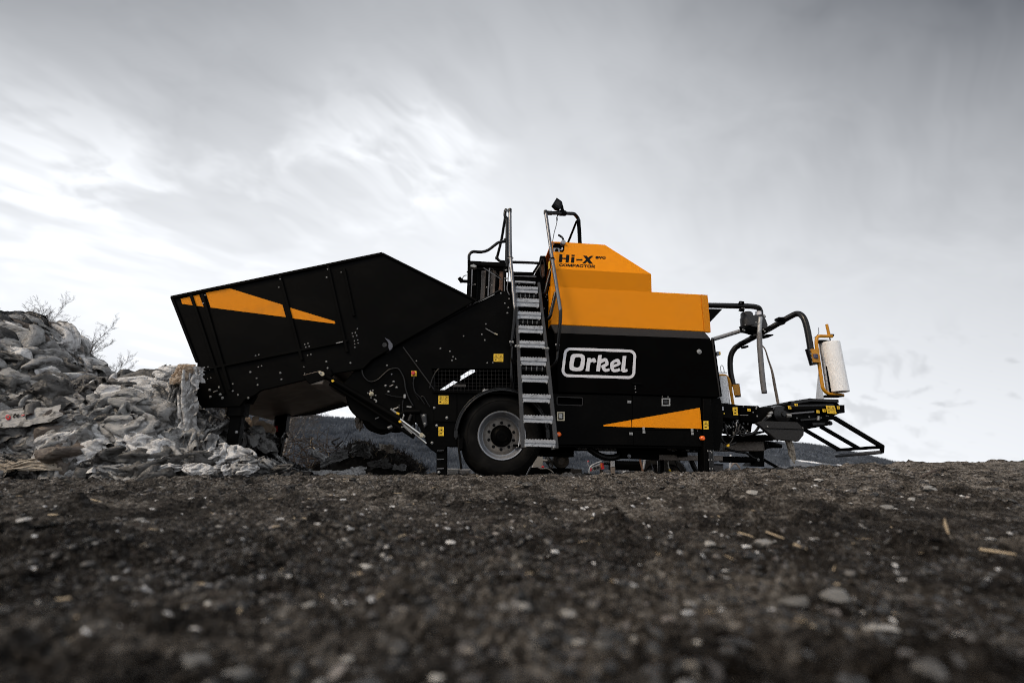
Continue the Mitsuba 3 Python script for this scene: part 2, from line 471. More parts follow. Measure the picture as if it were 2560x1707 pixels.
dense = np.radians(np.linspace(-58, 58, 600))
rest = np.radians(np.linspace(58, 302, 60))[1:-1]
ang = np.concatenate([dense, rest])
rad = np.concatenate([np.exp(np.arange(math.log(.28), math.log(15), .0098)), np.exp(np.linspace(math.log(15), math.log(14000), 46))[1:]])
AA, RR = np.meshgrid(ang, rad)
gx, gy = RR * np.sin(AA), RR * np.cos(AA)
gz = ground_z(gx, gy)
gv = np.vstack([np.stack([gx, gy, gz], -1).reshape(-1, 3), [[0, 0, 0.0]]])
nr, na = RR.shape
ii, jj = np.meshgrid(np.arange(nr - 1), np.arange(na), indexing='ij')
a_, b_, c2, d2 = ii * na + jj, ii * na + (jj + 1) % na, (ii + 1) * na + (jj + 1) % na, (ii + 1) * na + jj
gf = np.vstack([np.stack([a_, b_, c2], -1).reshape(-1, 3), np.stack([a_, c2, d2], -1).reshape(-1, 3), np.stack([np.full(na, len(gv) - 1), (np.arange(na) + 1) % na, np.arange(na)], 1)])
gf = gf[:, ::-1]
put('', 'ground', (gv, gf), GROUND, True, local=False)
labels['ground'] = {'label': 'dark trampled soil and grit sloping up to the machine', 'kind': 'structure'}

# ------------------------------------------------------------------ loose stones
def stone_shapes(n, sub, seed):
    r, out = np.random.default_rng(seed), []
    for i in range(n):
        m = trimesh.creation.icosphere(subdivisions=sub)
        v = np.array(m.vertices)
        v = v * (1 + .55 * (meshkit.fbm(v * 1.3 + i * 9.0, 3, i)[:, None] - .5))
        for k in range(5):                                        # a few broken faces
            d = r.normal(size=3); d /= np.linalg.norm(d)
            h = v @ d; lim = r.uniform(.35, .8)
            v = v - np.clip(h - lim, 0, 9)[:, None] * d
        out.append((v * [1, r.uniform(.45, 1), r.uniform(.3, .8)], np.array(m.faces)))
    return out


def scatter_stones(r_, n, r0, r1, shapes, smin, smax, seed):
    g = np.random.default_rng(seed)
    V, F, C, at = [], [], [], 0
    rr = np.exp(g.uniform(math.log(r0), math.log(r1), n)); th = np.radians(g.uniform(-55, 55, n))
    x, y = rr * np.sin(th), rr * np.cos(th)
    dens = meshkit.fbm(np.stack([x * 1.5, y * 1.5, 0 * x], -1), 3, 77)
    keep = dens + g.uniform(-.22, .22, n) > .52
    x, y, rr = x[keep], y[keep], rr[keep]
    z = ground_z(x, y)
    s = smin * np.exp(g.exponential(.55, len(x)))
    s = np.minimum(np.maximum(s, rr * .0016), smax)
    tone = np.where(g.random(len(x)) < .02, g.uniform(.14, .30, len(x)), np.exp(g.normal(math.log(.030), .75, len(x))))
    tone = tone * np.clip(.30 + y / 4.5, .45, 1.6)
    tone = np.clip(tone, .01, .5)
    for i in range(len(x)):
        v, f = shapes[g.integers(len(shapes))]
        a = g.uniform(0, 2 * np.pi); c, q = math.cos(a), math.sin(a)
        tilt = g.normal(0, .25)
        R_ = np.array([[c, -q, 0], [q, c, 0], [0, 0, 1.0]]) @ np.array([[1, 0, 0], [0, math.cos(tilt), -math.sin(tilt)], [0, math.sin(tilt), math.cos(tilt)]])
        V.append(v @ R_.T * s[i] + [x[i], y[i], z[i] - s[i] * g.uniform(-.1, .25)])
        F.append(f + at); at += len(v)
        w = g.uniform(.92, 1.0)
        C.append(np.tile(np.array([tone[i] * 1.03, tone[i] * w, tone[i] * w * .95]), (len(v), 1)))
    return np.vstack(V), np.vstack(F), np.vstack(C)


S1, S0 = stone_shapes(10, 1, 3), stone_shapes(10, 0, 4)
for k, (n, r0, r1, sh, a, b) in enumerate(((7000, .42, 1.8, S1, .0028, .022), (36000, 1.2, 4.6, S0, .0026, .022), (22000, 4.0, 7.5, S0, .0045, .04))):
    v, f, c = scatter_stones(None, n, r0, r1, sh, a, b, 40 + k)
    put('', f'gravel__{k + 1:03d}', (v, f), STONE, True, local=False, color=c)

def scatter_clods(n, r0, r1, smin, smax, seed):
    g = np.random.default_rng(seed)
    rr = np.exp(g.uniform(math.log(r0), math.log(r1), n)); th = np.radians(g.uniform(-54, 54, n))
    x, y = rr * np.sin(th), rr * np.cos(th)
    k = meshkit.fbm(np.stack([x * 2.5, y * 2.5, 0 * x], -1), 3, 55) + g.uniform(-.2, .2, n) > .46
    x, y, rr = x[k], y[k], rr[k]
    s = np.minimum(smin * np.exp(g.exponential(.5, len(x))), smax)
    s = np.maximum(s, rr * .0013)
    z = ground_z(x, y)
    v0, f0 = np.stack([q[0] for q in S0]), S0[0][1]
    w = v0[g.integers(len(S0), size=len(x))]
    a = g.uniform(0, 6.3, len(x)); c, q = np.cos(a)[:, None], np.sin(a)[:, None]
    V = np.stack([w[..., 0] * c - w[..., 1] * q, w[..., 0] * q + w[..., 1] * c, w[..., 2] * g.uniform(.7, 1.3, len(x))[:, None]], -1) * s[:, None, None] + np.stack([x, y, z - s * .1], -1)[:, None]
    F = f0[None] + (np.arange(len(x)) * len(v0[0]))[:, None, None]
    return V.reshape(-1, 3), F.reshape(-1, 3)


v, f = scatter_clods(34000, .5, 7.2, .004, .024, 71)
put('', 'soil_crumb', (v, f), GROUND, False, local=False)
labels['soil_crumb'] = {'label': 'crumbly clods of soil all over the ground', 'kind': 'stuff'}
v, f, c = scatter_stones(None, 560, .52, 1.25, stone_shapes(12, 2, 9), .010, .025, 49)
put('', 'gravel__004', (v, f), STONE, True, local=False, color=np.clip(c * 2.0, .025, .16))
labels['gravel'] = {'label': 'loose grey gravel scattered over the dark soil', 'kind': 'stuff'}

# chips of straw, bark and film pressed into the soil
g = np.random.default_rng(91)
LV, LF, at = {STRAW: [], TWIG: [], F_WHITE: []}, {STRAW: [], TWIG: [], F_WHITE: []}, {STRAW: 0, TWIG: 0, F_WHITE: 0}
for i in range(1300):
    r = math.exp(g.uniform(math.log(1.1), math.log(7))); th = math.radians(g.uniform(-54, 54))
    x, y = r * math.sin(th), r * math.cos(th)
    m = [STRAW, TWIG, TWIG, TWIG, F_WHITE, F_WHITE][g.integers(6)]
    L, w = g.uniform(.006, .026) * (1 + r * .12), g.uniform(.001, .0032) * (1 + r * .15)
    if m == F_WHITE: L, w = L * .55, w * 1.9
    a = g.uniform(0, np.pi); c, s = math.cos(a), math.sin(a)
    bx = np.array([[-1, -1, -.4], [1, -.7, -.4], [1, .8, .4], [-1, 1, .5], [0, 0, .9]]) * [L, w, w]
    v = np.stack([bx[:, 0] * c - bx[:, 1] * s + x, bx[:, 0] * s + bx[:, 1] * c + y, bx[:, 2] + ground_z(np.array(x), np.array(y)) + w * .7 + bx[:, 0] * g.normal(0, .12)], 1)
    LV[m].append(v); LF[m].append(np.array([[0, 1, 4], [1, 2, 4], [2, 3, 4], [3, 0, 4], [0, 2, 1], [0, 3, 2]]) + at[m]); at[m] += 5
for k, m in enumerate(LV):
    put('', f'litter__{k + 1:03d}', (np.vstack(LV[m]), np.vstack(LF[m])), m, False, local=False)
labels['litter'] = {'label': 'straw, bark and film chips trodden into the soil', 'kind': 'stuff'}


def boulder(px, py, wide, tone, label, flat=.6, seed=0, lift=.05, stretch=1.0):
    q = on_ground(px, py)
    dist = np.linalg.norm(q - CAM)
    s = wide / 2 / FPX * ((q - CAM) @ FWD)
    r = np.random.default_rng(seed + int(px))
    m = trimesh.creation.icosphere(subdivisions=3); v = np.array(m.vertices)
    v = v * (1 + .5 * (meshkit.fbm(v * 1.2 + px, 4, 5)[:, None] - .5))
    for k in range(6):
        d = r.normal(size=3); d /= np.linalg.norm(d)
        v = v - np.clip(v @ d - r.uniform(.45, .8), 0, 9)[:, None] * d
    v = v * (1 + .35 * (meshkit.fbm(v * 2.6 + px, 3, 9)[:, None] - .5)) * [1, stretch * .75, flat] * s * .88
    a = r.uniform(-.5, .5); c, q2 = math.cos(a), math.sin(a)
    v = np.stack([v[:, 0] * c - v[:, 1] * q2, v[:, 0] * q2 + v[:, 1] * c, v[:, 2]], 1) + q + [0, 0, s * flat * lift]
    n = .82 + .36 * meshkit.fbm(v * 60, 3, 2)
    k = put('', 'stone', (v, np.array(m.faces)), STONE, True, local=False, color=n[:, None] * np.array([tone, tone * .97, tone * .92]))
    tag(k, label, 'stone')


for a in ((522, 1509, 26, .5, 'small bright white pebble standing alone on the dark soil at left'),
          (544, 1319, 34, .30, 'flat pale stone in the middle distance left of centre'),
          (348, 1300, 36, .22, 'grey pointed stone half sunk in the ruts at left'),
          (626, 1490, 34, .20, 'grey rounded stone right of the bright white pebble'),
          (773, 1512, 40, .24, 'pale tilted stone between the white pebble and the picture centre'),
          (484, 1653, 105, .10, 'large dark blurred stone near the lower left edge'),
          (577, 1690, 110, .12, 'broad grey stone at the bottom edge left of centre'),
          (871, 1648, 45, .24, 'upright pale stone near the bottom edge left of centre'),
          (1094, 1692, 56, .40, 'bright blurred stone at the very bottom centre'),
          (920, 1417, 50, .42, 'white flat flake of stone left of the picture centre'),
          (958, 1389, 24, .38, 'pale knob of stone just above the white flat flake'),
          (1541, 1575, 48, .50, 'brightest near white stone in the centre foreground'),
          (1419, 1534, 54, .28, 'grey rounded stone left of the brightest foreground stone'),
          (1443, 1606, 54, .30, 'upright greenish grey stone below the grey rounded one'),
          (1748, 1608, 46, .42, 'pale round stone right of the centre foreground'),
          (1600, 1604, 70, .22, 'grey lumpy stone beside the brightest foreground stone'),
          (2200, 1572, 96, .30, 'long pale stone in the right foreground'),
          (2096, 1490, 90, .16, 'low grey stone at right with dark soil below it'),
          (1987, 1501, 96, .13, 'darker low stone just left of the grey one at right'),
          (2047, 1201, 36, .40, 'pale triangular stone on the slope at right'),
          (1881, 1231, 38, .34, 'flat whitish stone on the slope below the bale ramp'),
          (2319, 1221, 48, .26, 'wide flat stone far up the right slope'),
          (2281, 1250, 26, .34, 'small pale stone below the wide flat one at right'),
          (2221, 1267, 46, .22, 'long low stone in the right middle distance'),
          (1770, 1359, 40, .36, 'pale wedge shaped stone among straw right of centre'),
          (1911, 1359, 70, .22, 'wide crumbled pale stone among straw right of centre'),
          (1320, 1212, 40, .07, 'dark clod on the crest in front of the wheel')):
    boulder(a[0], a[1], a[2], a[3] * .8, a[4], flat=.36 if a[2] > 30 else .55)


def stick(p, q, r, m, label, cat='twig', lift=.01, bend=.0):
    a, b = on_ground(*p) + [0, 0, lift], on_ground(*q) + [0, 0, lift]
    k = put('', cat.replace(' ', '_'), tube(spline([a, (a + b) / 2 + [0, 0, bend], b], 4), [r, r * .9, r * .5], 7), m, True, local=False)
    tag(k, label, cat)


stick((1917, 1336), (1960, 1353), .0035, STRAW, 'pale broken straw lying right of centre', 'straw stem')
stick((1987, 1369), (2017, 1380), .004, STRAW, 'short pale straw lower right of the broken one', 'straw stem')
stick((1846, 1337), (1884, 1348), .003, STRAW, 'thin straw left of the pale broken one', 'straw stem')
stick((2450, 1381), (2542, 1394), .0045, STRAW, 'long brownish straw near the right edge', 'straw stem')
stick((2305, 1196), (2370, 1172), .014, TWIG, 'dark forked stick on the slope at far right', 'stick', bend=.02)
stick((2318, 1190), (2350, 1186), .008, TWIG, 'thin side branch beside the dark forked stick', 'stick', bend=.02)
stick((0, 1332), (270, 1300), .006, BLACK, 'long dark cable half buried in the left ruts', 'cable', lift=.004)
stick((1240, 1306), (1160, 1312), .004, TWIG, 'dark twig lying flat in the centre middle distance', 'twig', lift=.004)
q = on_ground(2371, 1333)
k = put('', 'stem', tube([q, q + [-.004, 0, .03], q + [-.002, .0, .052]], [.004, .005, .001], 7), STRAW, True, local=False)
tag(k, 'single pinkish stem standing upright at right', 'stem')

# ------------------------------------------------------------------ hills across the valley
def hill(name, ridge, y0, depth, foot, amp, label, seed, snow):
    px = np.arange(ridge[0][0], ridge[-1][0] + 1, 6.0)
    py = np.interp(px, [r[0] for r in ridge], [r[1] for r in ridge])
    top = np.stack([G(x, y, y0) for x, y in zip(px, py)])
    rows = 46
    t = np.linspace(0, 1.25, rows)
    X, TT = np.meshgrid(np.arange(len(px)), t)
    near = top.copy(); near[:, 1] -= depth; near[:, 0] *= (y0 - depth) / y0; near[:, 2] = foot
    pos = near[None] + (top - near)[None] * np.minimum(t, 1)[:, None, None]
    over = np.maximum(t - 1, 0)[:, None]
    pos[..., 1] += over * depth * 1.0; pos[..., 2] -= over * 160
    p = pos * np.array([.004, .004, .0])
    n = (meshkit.fbm(p + seed, 5, seed) - .5) * amp
    pos[..., 2] += n * np.sin(np.clip(t, 0, 1) * np.pi)[:, None] ** .7
    V = pos.reshape(-1, 3); m = len(px)
    i, j = np.meshgrid(np.arange(rows - 1), np.arange(m - 1), indexing='ij')
    a = i * m + j
    F = np.vstack([np.stack([a, a + 1, a + m + 1], -1).reshape(-1, 3), np.stack([a, a + m + 1, a + m], -1).reshape(-1, 3)])
    uv = np.stack([(X / m), np.minimum(TT, 1.25)], -1).reshape(-1, 2)
    put('', name, (V, F), FOREST if not snow else SNOWY, True, local=False, uv=uv)
    labels[name] = {'label': label, 'kind': 'structure'}
    return pos, t


def snowy(p, n, uv):
    c = forest(p, n, uv)
    f = fbm(p.x * .02, p.z * .05, p.y * .01, 3)
    s = smoothstep(.80, .92, uv.y) * smoothstep(.46, .54, f)
    pale = smoothstep(.55, .7, fbm(p.x * .009, p.z * .02, 3.0, 3)) * .35
    return mix(mix(c, (.14, .145, .155), pale), (.62, .64, .68), s)


SNOWY = mat('m_forest_snow', pr(mikit.proc(snowy), .95, spec=.05))


def conifers(name, pos, n, hmin, hmax, seed, label, x0, x1, tmin=.15):
    """Conifers standing on a hill between two of its columns: four-sided spires, close together with clearings."""
    g = np.random.default_rng(seed)
    rows, m, _ = pos.shape
    c = g.uniform(x0, x1, n) * (m - 2)
    tt = np.where(g.random(n) < .06, g.uniform(.96, 1.01, n), tmin + (1 - tmin) * g.random(n) ** .9)
    r = np.clip(tt / 1.25 * (rows - 1), 0, rows - 2)
    ci, ri = c.astype(int), r.astype(int); cf, rf = (c - ci)[:, None], (r - ri)[:, None]
    p = (pos[ri, ci] * (1 - cf) + pos[ri, ci + 1] * cf) * (1 - rf) + (pos[ri + 1, ci] * (1 - cf) + pos[ri + 1, ci + 1] * cf) * rf
    keep = meshkit.fbm(p * np.array([.006, .004, .012]), 3, seed) + g.uniform(-.12, .12, n) > .40
    p = p[keep]; k = len(p)
    h = g.uniform(hmin, hmax, k); w = h * g.uniform(.16, .30, k)
    a = np.arange(4) * np.pi / 2 + g.uniform(0, 6, k)[:, None]
    ring = p[:, None] + np.stack([np.cos(a) * w[:, None], np.sin(a) * w[:, None], np.repeat(-.05 * h[:, None], 4, 1)], -1)
    tip = p + np.stack([g.normal(0, .25, k), 0 * h, h], -1)
    V = np.concatenate([ring, tip[:, None]], 1).reshape(-1, 3)
    f = np.array([[0, 1, 4], [1, 2, 4], [2, 3, 4], [3, 0, 4]])
    put('', name, (V, (f[None] + (np.arange(k) * 5)[:, None, None]).reshape(-1, 3)), CONIFER, False, local=False)
    labels[name] = {'label': label, 'kind': 'stuff'}


pos, t = hill('hill', [(-900, 900), (-300, 930), (0, 955), (330, 985), (600, 1003), (737, 1025), (762, 1036), (809, 1044), (892, 1048), (960, 1054), (1030, 1061), (1200, 1076), (1330, 1092), (1500, 1108), (1700, 1122), (1900, 1138), (2100, 1160), (2300, 1190)], 1500, 1050, -60, 70, 'dark forested mountainside with snow under its ridge, behind the machine', 21, True)
conifers('forest', pos, 60000, 4.5, 9.5, 5, 'conifer forest covering the mountainside behind the machine', .44, .90)
pos, t = hill('far_hill', [(1500, 1128), (1700, 1112), (1830, 1101), (1915, 1102), (1960, 1104), (2030, 1110), (2090, 1119), (2150, 1133), (2215, 1148), (2260, 1160), (2400, 1195), (2600, 1230)], 2600, 1700, -60, 60, 'long dark wooded hill sloping down at right', 33, False)
conifers('far_forest', pos, 26000, 5, 9, 6, 'distant trees along the right-hand hill', .05, .75)
# ================================================================== the compactor
W0 = 2.35                                       # width of the machine
C_ = thing('waste_compactor', 'long black and orange waste compactor with raised hopper, ladder and wrapping arm', 'machine')
labels[C_]['category'] = 'compactor'
V0, V1 = VP(0.0), VP(-0.07)


def Pv(l, v):
    l = np.asarray(l, float)
    return P(l[:, 0], l[:, 1], v)


def bolts(holder, pts, v, r, mat_=ZINC, hexa=False):
    for q in pts:
        put(holder, 'bolt', bolt_mesh(P(q[0], q[1], v), .8 * r * rng.uniform(.85, 1.1), hexa=hexa), mat_, 40)


# ------------------------------------------------------------------ hopper
HV = -0.06
H_ = put(C_, 'hopper', [prism([(430, 743), (956, 633), (1190, 751), (1100, 802), (1004, 856), (930, 900), (908, 922), (812, 938), (763, 950), (652, 976), (640, 986), (612, 1000), (600, 1016), (505, 1020), (484, 990), (493, 904)], HV, HV + .03)],
         BLACK, label='black flared steel hopper at the front of the machine')
put(H_, 'far_side_panel', prism([(440, 760), (956, 640), (1180, 750), (1010, 870), (912, 930), (763, 955), (640, 986), (500, 1000), (490, 904)], HV, HV + .03).apply_translation([0.0, W0 - .05, 0]), BLACK)
# the folded rim along the top and mouth
put(H_, 'rim', [bar(P(430, 744.5, HV), P(956, 635, HV), .035, .06), bar(P(431, 744, HV), P(494, 905, HV), .03, .05), bar(P(956, 635, HV), P(1190, 752, HV), .03, .05)], BLACK)
fl = [P(x, y, HV + .06) for x, y in ((500, 1008), (640, 978), (763, 942), (830, 926), (912, 905), (1010, 860), (1180, 760))]
Vf = np.vstack([[p, p + [0, W0 - .15, 0]] for p in fl]); Vt = Vf + [0, 0, .03]
nf = len(fl); Ff = []
for i in range(nf - 1):
    a = 2 * i
    Ff += [[a, a + 1, a + 3], [a, a + 3, a + 2], [a + 2 * nf, a + 3 + 2 * nf, a + 1 + 2 * nf], [a + 2 * nf, a + 2 + 2 * nf, a + 3 + 2 * nf]]
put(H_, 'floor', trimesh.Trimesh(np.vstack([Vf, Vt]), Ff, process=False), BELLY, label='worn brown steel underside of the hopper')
for a, b in (((478, 738), (560, 985)), ((506, 735), (575, 975)), ((700, 690), (755, 900)), ((820, 664), (868, 880)), ((860, 672), (885, 790))):
    put(H_, 'rib', bar(P(*a, HV - .012), P(*b, HV - .012), .035, .028), BLACK)
put(H_, 'rib', bar(P(505, 925, HV - .012), P(870, 852, HV - .012), .03, .028), BLACK)
put(H_, 'bright_edge', bar(P(840, 858, HV - .03), P(857, 854, HV - .03), .012, .006), ZINC)
HP = VP(HV)
for q in ([(452, 747), (498, 737), (509.5, 767), (456, 760)], [(515, 732), (574, 721), (706, 762), (715, 793), (527, 769)], [(718, 767), (836, 803), (838.5, 807), (836, 809.5), (725, 795)]):
    put(H_, 'stripe', slab(q, HP, .001, .004), ORANGED, label='orange wedge stripe on the hopper side')
bolts(H_, [(513, 737.5), (508, 758), (700.5, 698), (697, 718.5), (819, 673.5), (816.5, 693.5), (853, 681)], HV - .028, .011)
sm = [(639, 889), (647, 887), (642, 897), (650, 895), (646, 917), (654, 914.5), (762, 861), (770.5, 858.5), (764.5, 868), (773, 866), (769, 888), (777, 886), (511, 919), (520, 917), (514, 927), (523.5, 924.5), (519, 947), (527, 944.5), (893.5, 822), (881, 833), (888.5, 831.5), (883, 841), (891.5, 839), (886, 852), (894, 850), (887, 859.5), (895.5, 857.5), (887, 868.5), (756, 899), (760, 917), (761.5, 934)]
bolts(H_, sm, HV - .002, .010)
bolts(H_, [(626, 930), (641.5, 945.5), (644, 962), (701, 932), (703.5, 948), (816, 904), (819, 920), (876, 907), (582, 959.5), (582, 977), (595, 987), (621, 994.5)], HV - .002, .013)
bolts(H_, [(524.5, 974.5), (549, 968), (526, 991.5), (550.5, 986), (556, 994.5)], HV - .002, .021)
put(H_, 'handle', rod(P(533, 980, HV - .02), P(544, 976.5, HV - .02), .006), ZINC)
# cross beam under the hopper floor, cylinder lug
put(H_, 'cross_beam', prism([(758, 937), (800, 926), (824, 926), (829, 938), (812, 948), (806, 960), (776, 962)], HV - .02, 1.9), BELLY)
put(H_, 'lug', prism([(757, 938), (812, 924), (826, 922), (832, 936), (822, 944), (775, 960), (765, 952)], HV - .035, HV + .02), BLACK)
# legs under the hopper
for k, (a, b, v) in enumerate((((601, 995), (574, 1180), HV + .12), ((708, 1040), (683, 1195), W0 - .35))):
    L = put(C_, 'leg', bar(P(*a, v), P(*b, v), .14, .12), BLACK, label=('near', 'far')[k] + ' black steel support leg under the hopper mouth')
    put(L, 'sleeve', bar(P(*(np.array(a) * .75 + np.array(b) * .25), v), P(a[0] + 2, a[1] - 22, v), .2, .2), BLACK)
    if k == 0:
        put(L, 'gusset', prism([(603, 1000), (628, 988), (640, 986), (626, 1010)], v - .02, v + .05), BLACK)
        bolts(L, [(591.5, 1080)], v - .065, .025)
    else:
        put(L, 'gusset', prism([(684, 1010), (735, 1010), (712, 1044), (696, 1042)], v - .05, v + .12), BLACK)
put(C_, 'rear_light', prism([(680, 1065), (692, 1065), (692, 1078), (681, 1079)], W0 - .5, W0 - .4), RED, label='small red lamp on the far hopper leg')
put(C_, 'rear_light', prism([(681, 1066), (687, 1066), (687, 1071), (681, 1071)], W0 - .52, W0 - .5), AMBER)

# ------------------------------------------------------------------ drum housing and chassis side
D_ = put(C_, 'chassis_side', prism([(905, 870), (1004, 857), (1190, 757), (1252, 726), (1266, 728), (1296, 790), (1300, 922), (1080, 922), (1096, 976), (1090, 1000), (1088, 1060), (1080, 1092), (1062, 1098), (1045, 1062), (1020, 1040), (968, 1075), (946, 1073), (929, 1063), (923, 1056), (901, 1049), (882, 1032), (872, 1012), (866, 990), (846, 970), (884, 930)], 0.0, .05), BLACK)
put(D_, 'edge_roll', tube([P(1004, 856, -.01), P(1110, 800, -.01), P(1192, 757, -.01), P(1252, 725, -.01)], .014, 8, .05), BLACKG)
put(D_, 'bright_edge', bar(P(1192, 757, -.016), P(1236, 736, -.016), .012, .01), ZINC)
put(D_, 'edge_strip', bar(P(1008, 868, -.01), P(1084, 972, -.01), .014, .02), CHAMF)
arch = Point(1255, 1088).buffer(114, 48)
put(D_, 'guard_plate', slab(Polygon([(1096, 976), (1300, 976), (1300, 1000), (1380, 1000), (1380, 1110), (1088, 1110), (1079, 1092), (1088, 1040)]).difference(arch), VP(.04), 0, .04), BLACK)
put(D_, 'wheel_well', slab([(1096, 980), (1400, 980), (1400, 1112), (1096, 1112)], VP(.5), 0, .02), BLACKM)
gap = Polygon([(1099, 974.5), (1112, 974.5), (1188, 929), (1187, 921), (1172, 926)])
put(D_, 'far_plate', slab(Polygon([(945, 945), (1110, 880), (1290, 880), (1290, 985), (1060, 1050), (940, 1050)]).difference(gap.buffer(5)), VP(W0), 0, .04), BLACKM)
put(D_, 'far_plate', prism([(1192, 930), (1292, 930), (1292, 1100), (1092, 1100), (1092, 984)], 0.0, .04).apply_translation([0.1, W0 - .6, -.02]), BLACKM)
# wire guard across the gap, conveyor edge seen through it
wires = [rod(P(x, 924, -.004), P(x, 978, -.004), .0022, 5) for x in np.arange(1086, 1296, 9.5)] + [rod(P(1082, y, -.008), P(1296, y, -.008), .0022, 5) for y in np.arange(928, 978, 9.5)]
put(D_, 'wire_guard', wires, CHAMF, label='black wire mesh guard over the gap above the wheel')
put(D_, 'inner_plate', slab(Polygon([(1070, 915), (1300, 915), (1300, 985), (1075, 985)]).difference(gap), VP(.5), -.01, .01), BLACKM)
put(D_, 'cross_bracket', bar(P(1137, 945, .42), P(1150, 949, .42), .08, .05), BLACK)
put(D_, 'label_plate', slab([(1132, 961), (1165, 961), (1165, 967), (1132, 967)], VP(.3), 0, .01), BELLY)
# drum body behind the plate
put(D_, 'drum', lathe([(0, 0), (.36, 0), (.36, W0 - .3), (0, W0 - .3)], P(936, 985, .08), (0, 1, 0), 40), BLACKM, 40)
put(D_, 'gear_case', lathe([(0, 0), (.16, 0), (.2, .03), (.2, .4), (0, .4)], P(945, 1042, .06), (0, 1, 0), 32), BLACK, 40)
put(D_, 'pulley', lathe([(0, -.05), (.03, -.05), (.035, -.03), (.1, -.03), (.11, 0), (.11, .02), (0, .02)], P(963, 864, -.01), (0, 1, 0), 28), DKGREY, 40)
put(D_, 'pulley_guard', slab([(964, 848), (975, 853), (983, 863), (984, 870), (980, 877), (976, 879.5), (973, 870), (974, 862), (970, 855)], V0, .05, .075), mat('m_blue_grey', pr((.06, .065, .085), .45)))
put(D_, 'bearing', lathe([(0, -.04), (.010, -.04), (.014, -.03), (.028, -.026), (.031, 0), (0, 0)], P(929, 985, 0), (0, 1, 0), 24), BRASSY, 40, label='round bearing hub in the drum housing')
bolts(D_, [(932.5, 975.5), (920, 982.5), (939, 988), (926, 977.5), (928, 994)], 0, .012)
bolts(D_, [(921.5, 867), (931, 894.5)], 0, .02, DKGREY)
bolts(D_, [(984, 953.5), (964, 964), (991.5, 968), (971.5, 978.5)], 0, .018)
put(D_, 'handle', rod(P(974, 966, -.02), P(983, 961.5, -.02), .007), ZINC)
bolts(D_, [(979, 935), (967.5, 913), (1041, 902), (1101, 871), (1159, 840), (1125, 878), (1133, 892), (1139, 897), (1130, 901), (1204.5, 836), (1212, 850), (1214.5, 810), (1218, 907), (1232, 906.5)], 0, .0125)
put(D_, 'grab_rod', rod(P(1214, 821, -.03), P(1236, 834, -.03), .006), ZINC)
put(D_, 'grab_rod', rod(P(1236, 834, -.03), P(1244, 837, -.03), .012), BRASSY)
bolts(D_, [(1059.5, 1039), (1062, 1059)], -.04, .02)
bolts(D_, [(1085.5, 1019), (1117, 1044), (1091.5, 1063.5), (1080, 1106.5)], -.01, .021)
put(D_, 'lower_bracket', prism([(1050, 1035), (1066, 1034), (1068, 1062), (1060, 1070)], -.04, .02), DKGREY)
put(D_, 'lower_plate', prism([(1084, 978), (1143, 978), (1143, 1115), (1118, 1116), (1108, 1132), (1091, 1133), (1078, 1124), (1063, 1110), (1066, 1085), (1084, 1065)], -.01, .05), BLACK)
put(D_, 'ledge', bar(P(1082, 980, -.03), P(1300, 984, -.03), .014, .04), BLACK)
put(D_, 'ledge', bar(P(1086, 1052, -.02), P(1144, 1054, -.02), .012, .03), BLACK)
# brackets, valves and fittings round the lower cylinder mount
for a, b, r, m in (((983, 1023), (996, 1018), .01, ZINC), ((1017, 1017), (1028.5, 1017.5), .011, ZINC), ((976.5, 1022), (996, 1036), .014, ZINC), ((1010.5, 1037), (1006, 1048), .011, ZINC), ((1004, 1032), (1010, 1038), .012, STEEL), ((938, 1047), (952, 1041), .006, ZINC), ((945, 1040), (955, 1038), .005, STRAW), ((935, 998), (942, 1002), .011, ZINC), ((942, 1002), (938.5, 1008), .011, ZINC), ((970, 1070), (981, 1065), .02, ZINC), ((1035, 1035), (1036, 1070), .012, BLACK), ((1045, 1045), (1045, 1080), .008, BLACK), ((990, 1045), (1010, 1030), .02, BLACK), ((1010, 1030), (1050, 1028), .03, BLACK), ((1022, 1052), (1028, 1036), .02, CHAMF)):
    put(D_, 'fitting', rod(P(*a, -.03), P(*b, -.03), r), m, 40)
put(D_, 'valve', slab([(993, 1030), (1001, 1034), (999, 1038), (992, 1035)], V0, .03, .06), YELLOW)
for pts, r in (([(911, 878), (908, 890), (905, 905), (905, 925), (909, 940), (920, 952), (932, 954), (946, 948), (958, 937), (972, 925), (985, 921), (996, 922), (1005, 935), (1011, 950), (1014, 972), (1022, 995), (1033, 1015)], .011), ([(963, 985), (985, 991), (1008, 992), (1013, 990)], .007), ([(1035, 945), (1033, 960), (1038, 980), (1050, 993), (1062, 1010)], .007), ([(1008, 1000), (1006, 1020), (1010, 1040)], .007), ([(1052, 993), (1058, 991), (1066, 1003), (1075, 1018)], .008), ([(1074, 972), (1080, 950), (1090, 930), (1098, 921)], .009), ([(998, 1025), (999, 1012), (994, 1018)], .006)):
    put(D_, 'hose', tube(spline([P(x, y, -.03) for x, y in pts], 5), r, 7), HOSE, True)
put(D_, 'hose_clip', rod(P(911.5, 878, -.03), P(909, 892, -.03), .015, 8), ZINC, 40)
put(D_, 'connector', bar(P(1012, 986, -.03), P(1012, 995, -.03), .03, .03), ZINC)
# emergency stop
E_ = put(C_, 'emergency_stop', slab([(1029, 929), (1042, 929), (1042, 941.5), (1029, 941.5)], V0, .0, .05), YELLOW, label='yellow box with red emergency stop button')
put(E_, 'button', lathe([(0, -.085), (.02, -.085), (.026, -.075), (.026, -.05), (0, -.05)], P(1034.5, 935, 0), (0, 1, 0), 20), RED, 40)
put(E_, 'gland', rod(P(1035, 942, -.02), P(1035, 946, -.02), .013), DKGREY)
put(E_, 'cable', tube(spline([P(x, y, -.02) for x, y in ((1035, 945), (1033, 962), (1036, 980), (1048, 1000))], 4), .005, 6), HOSE, True)

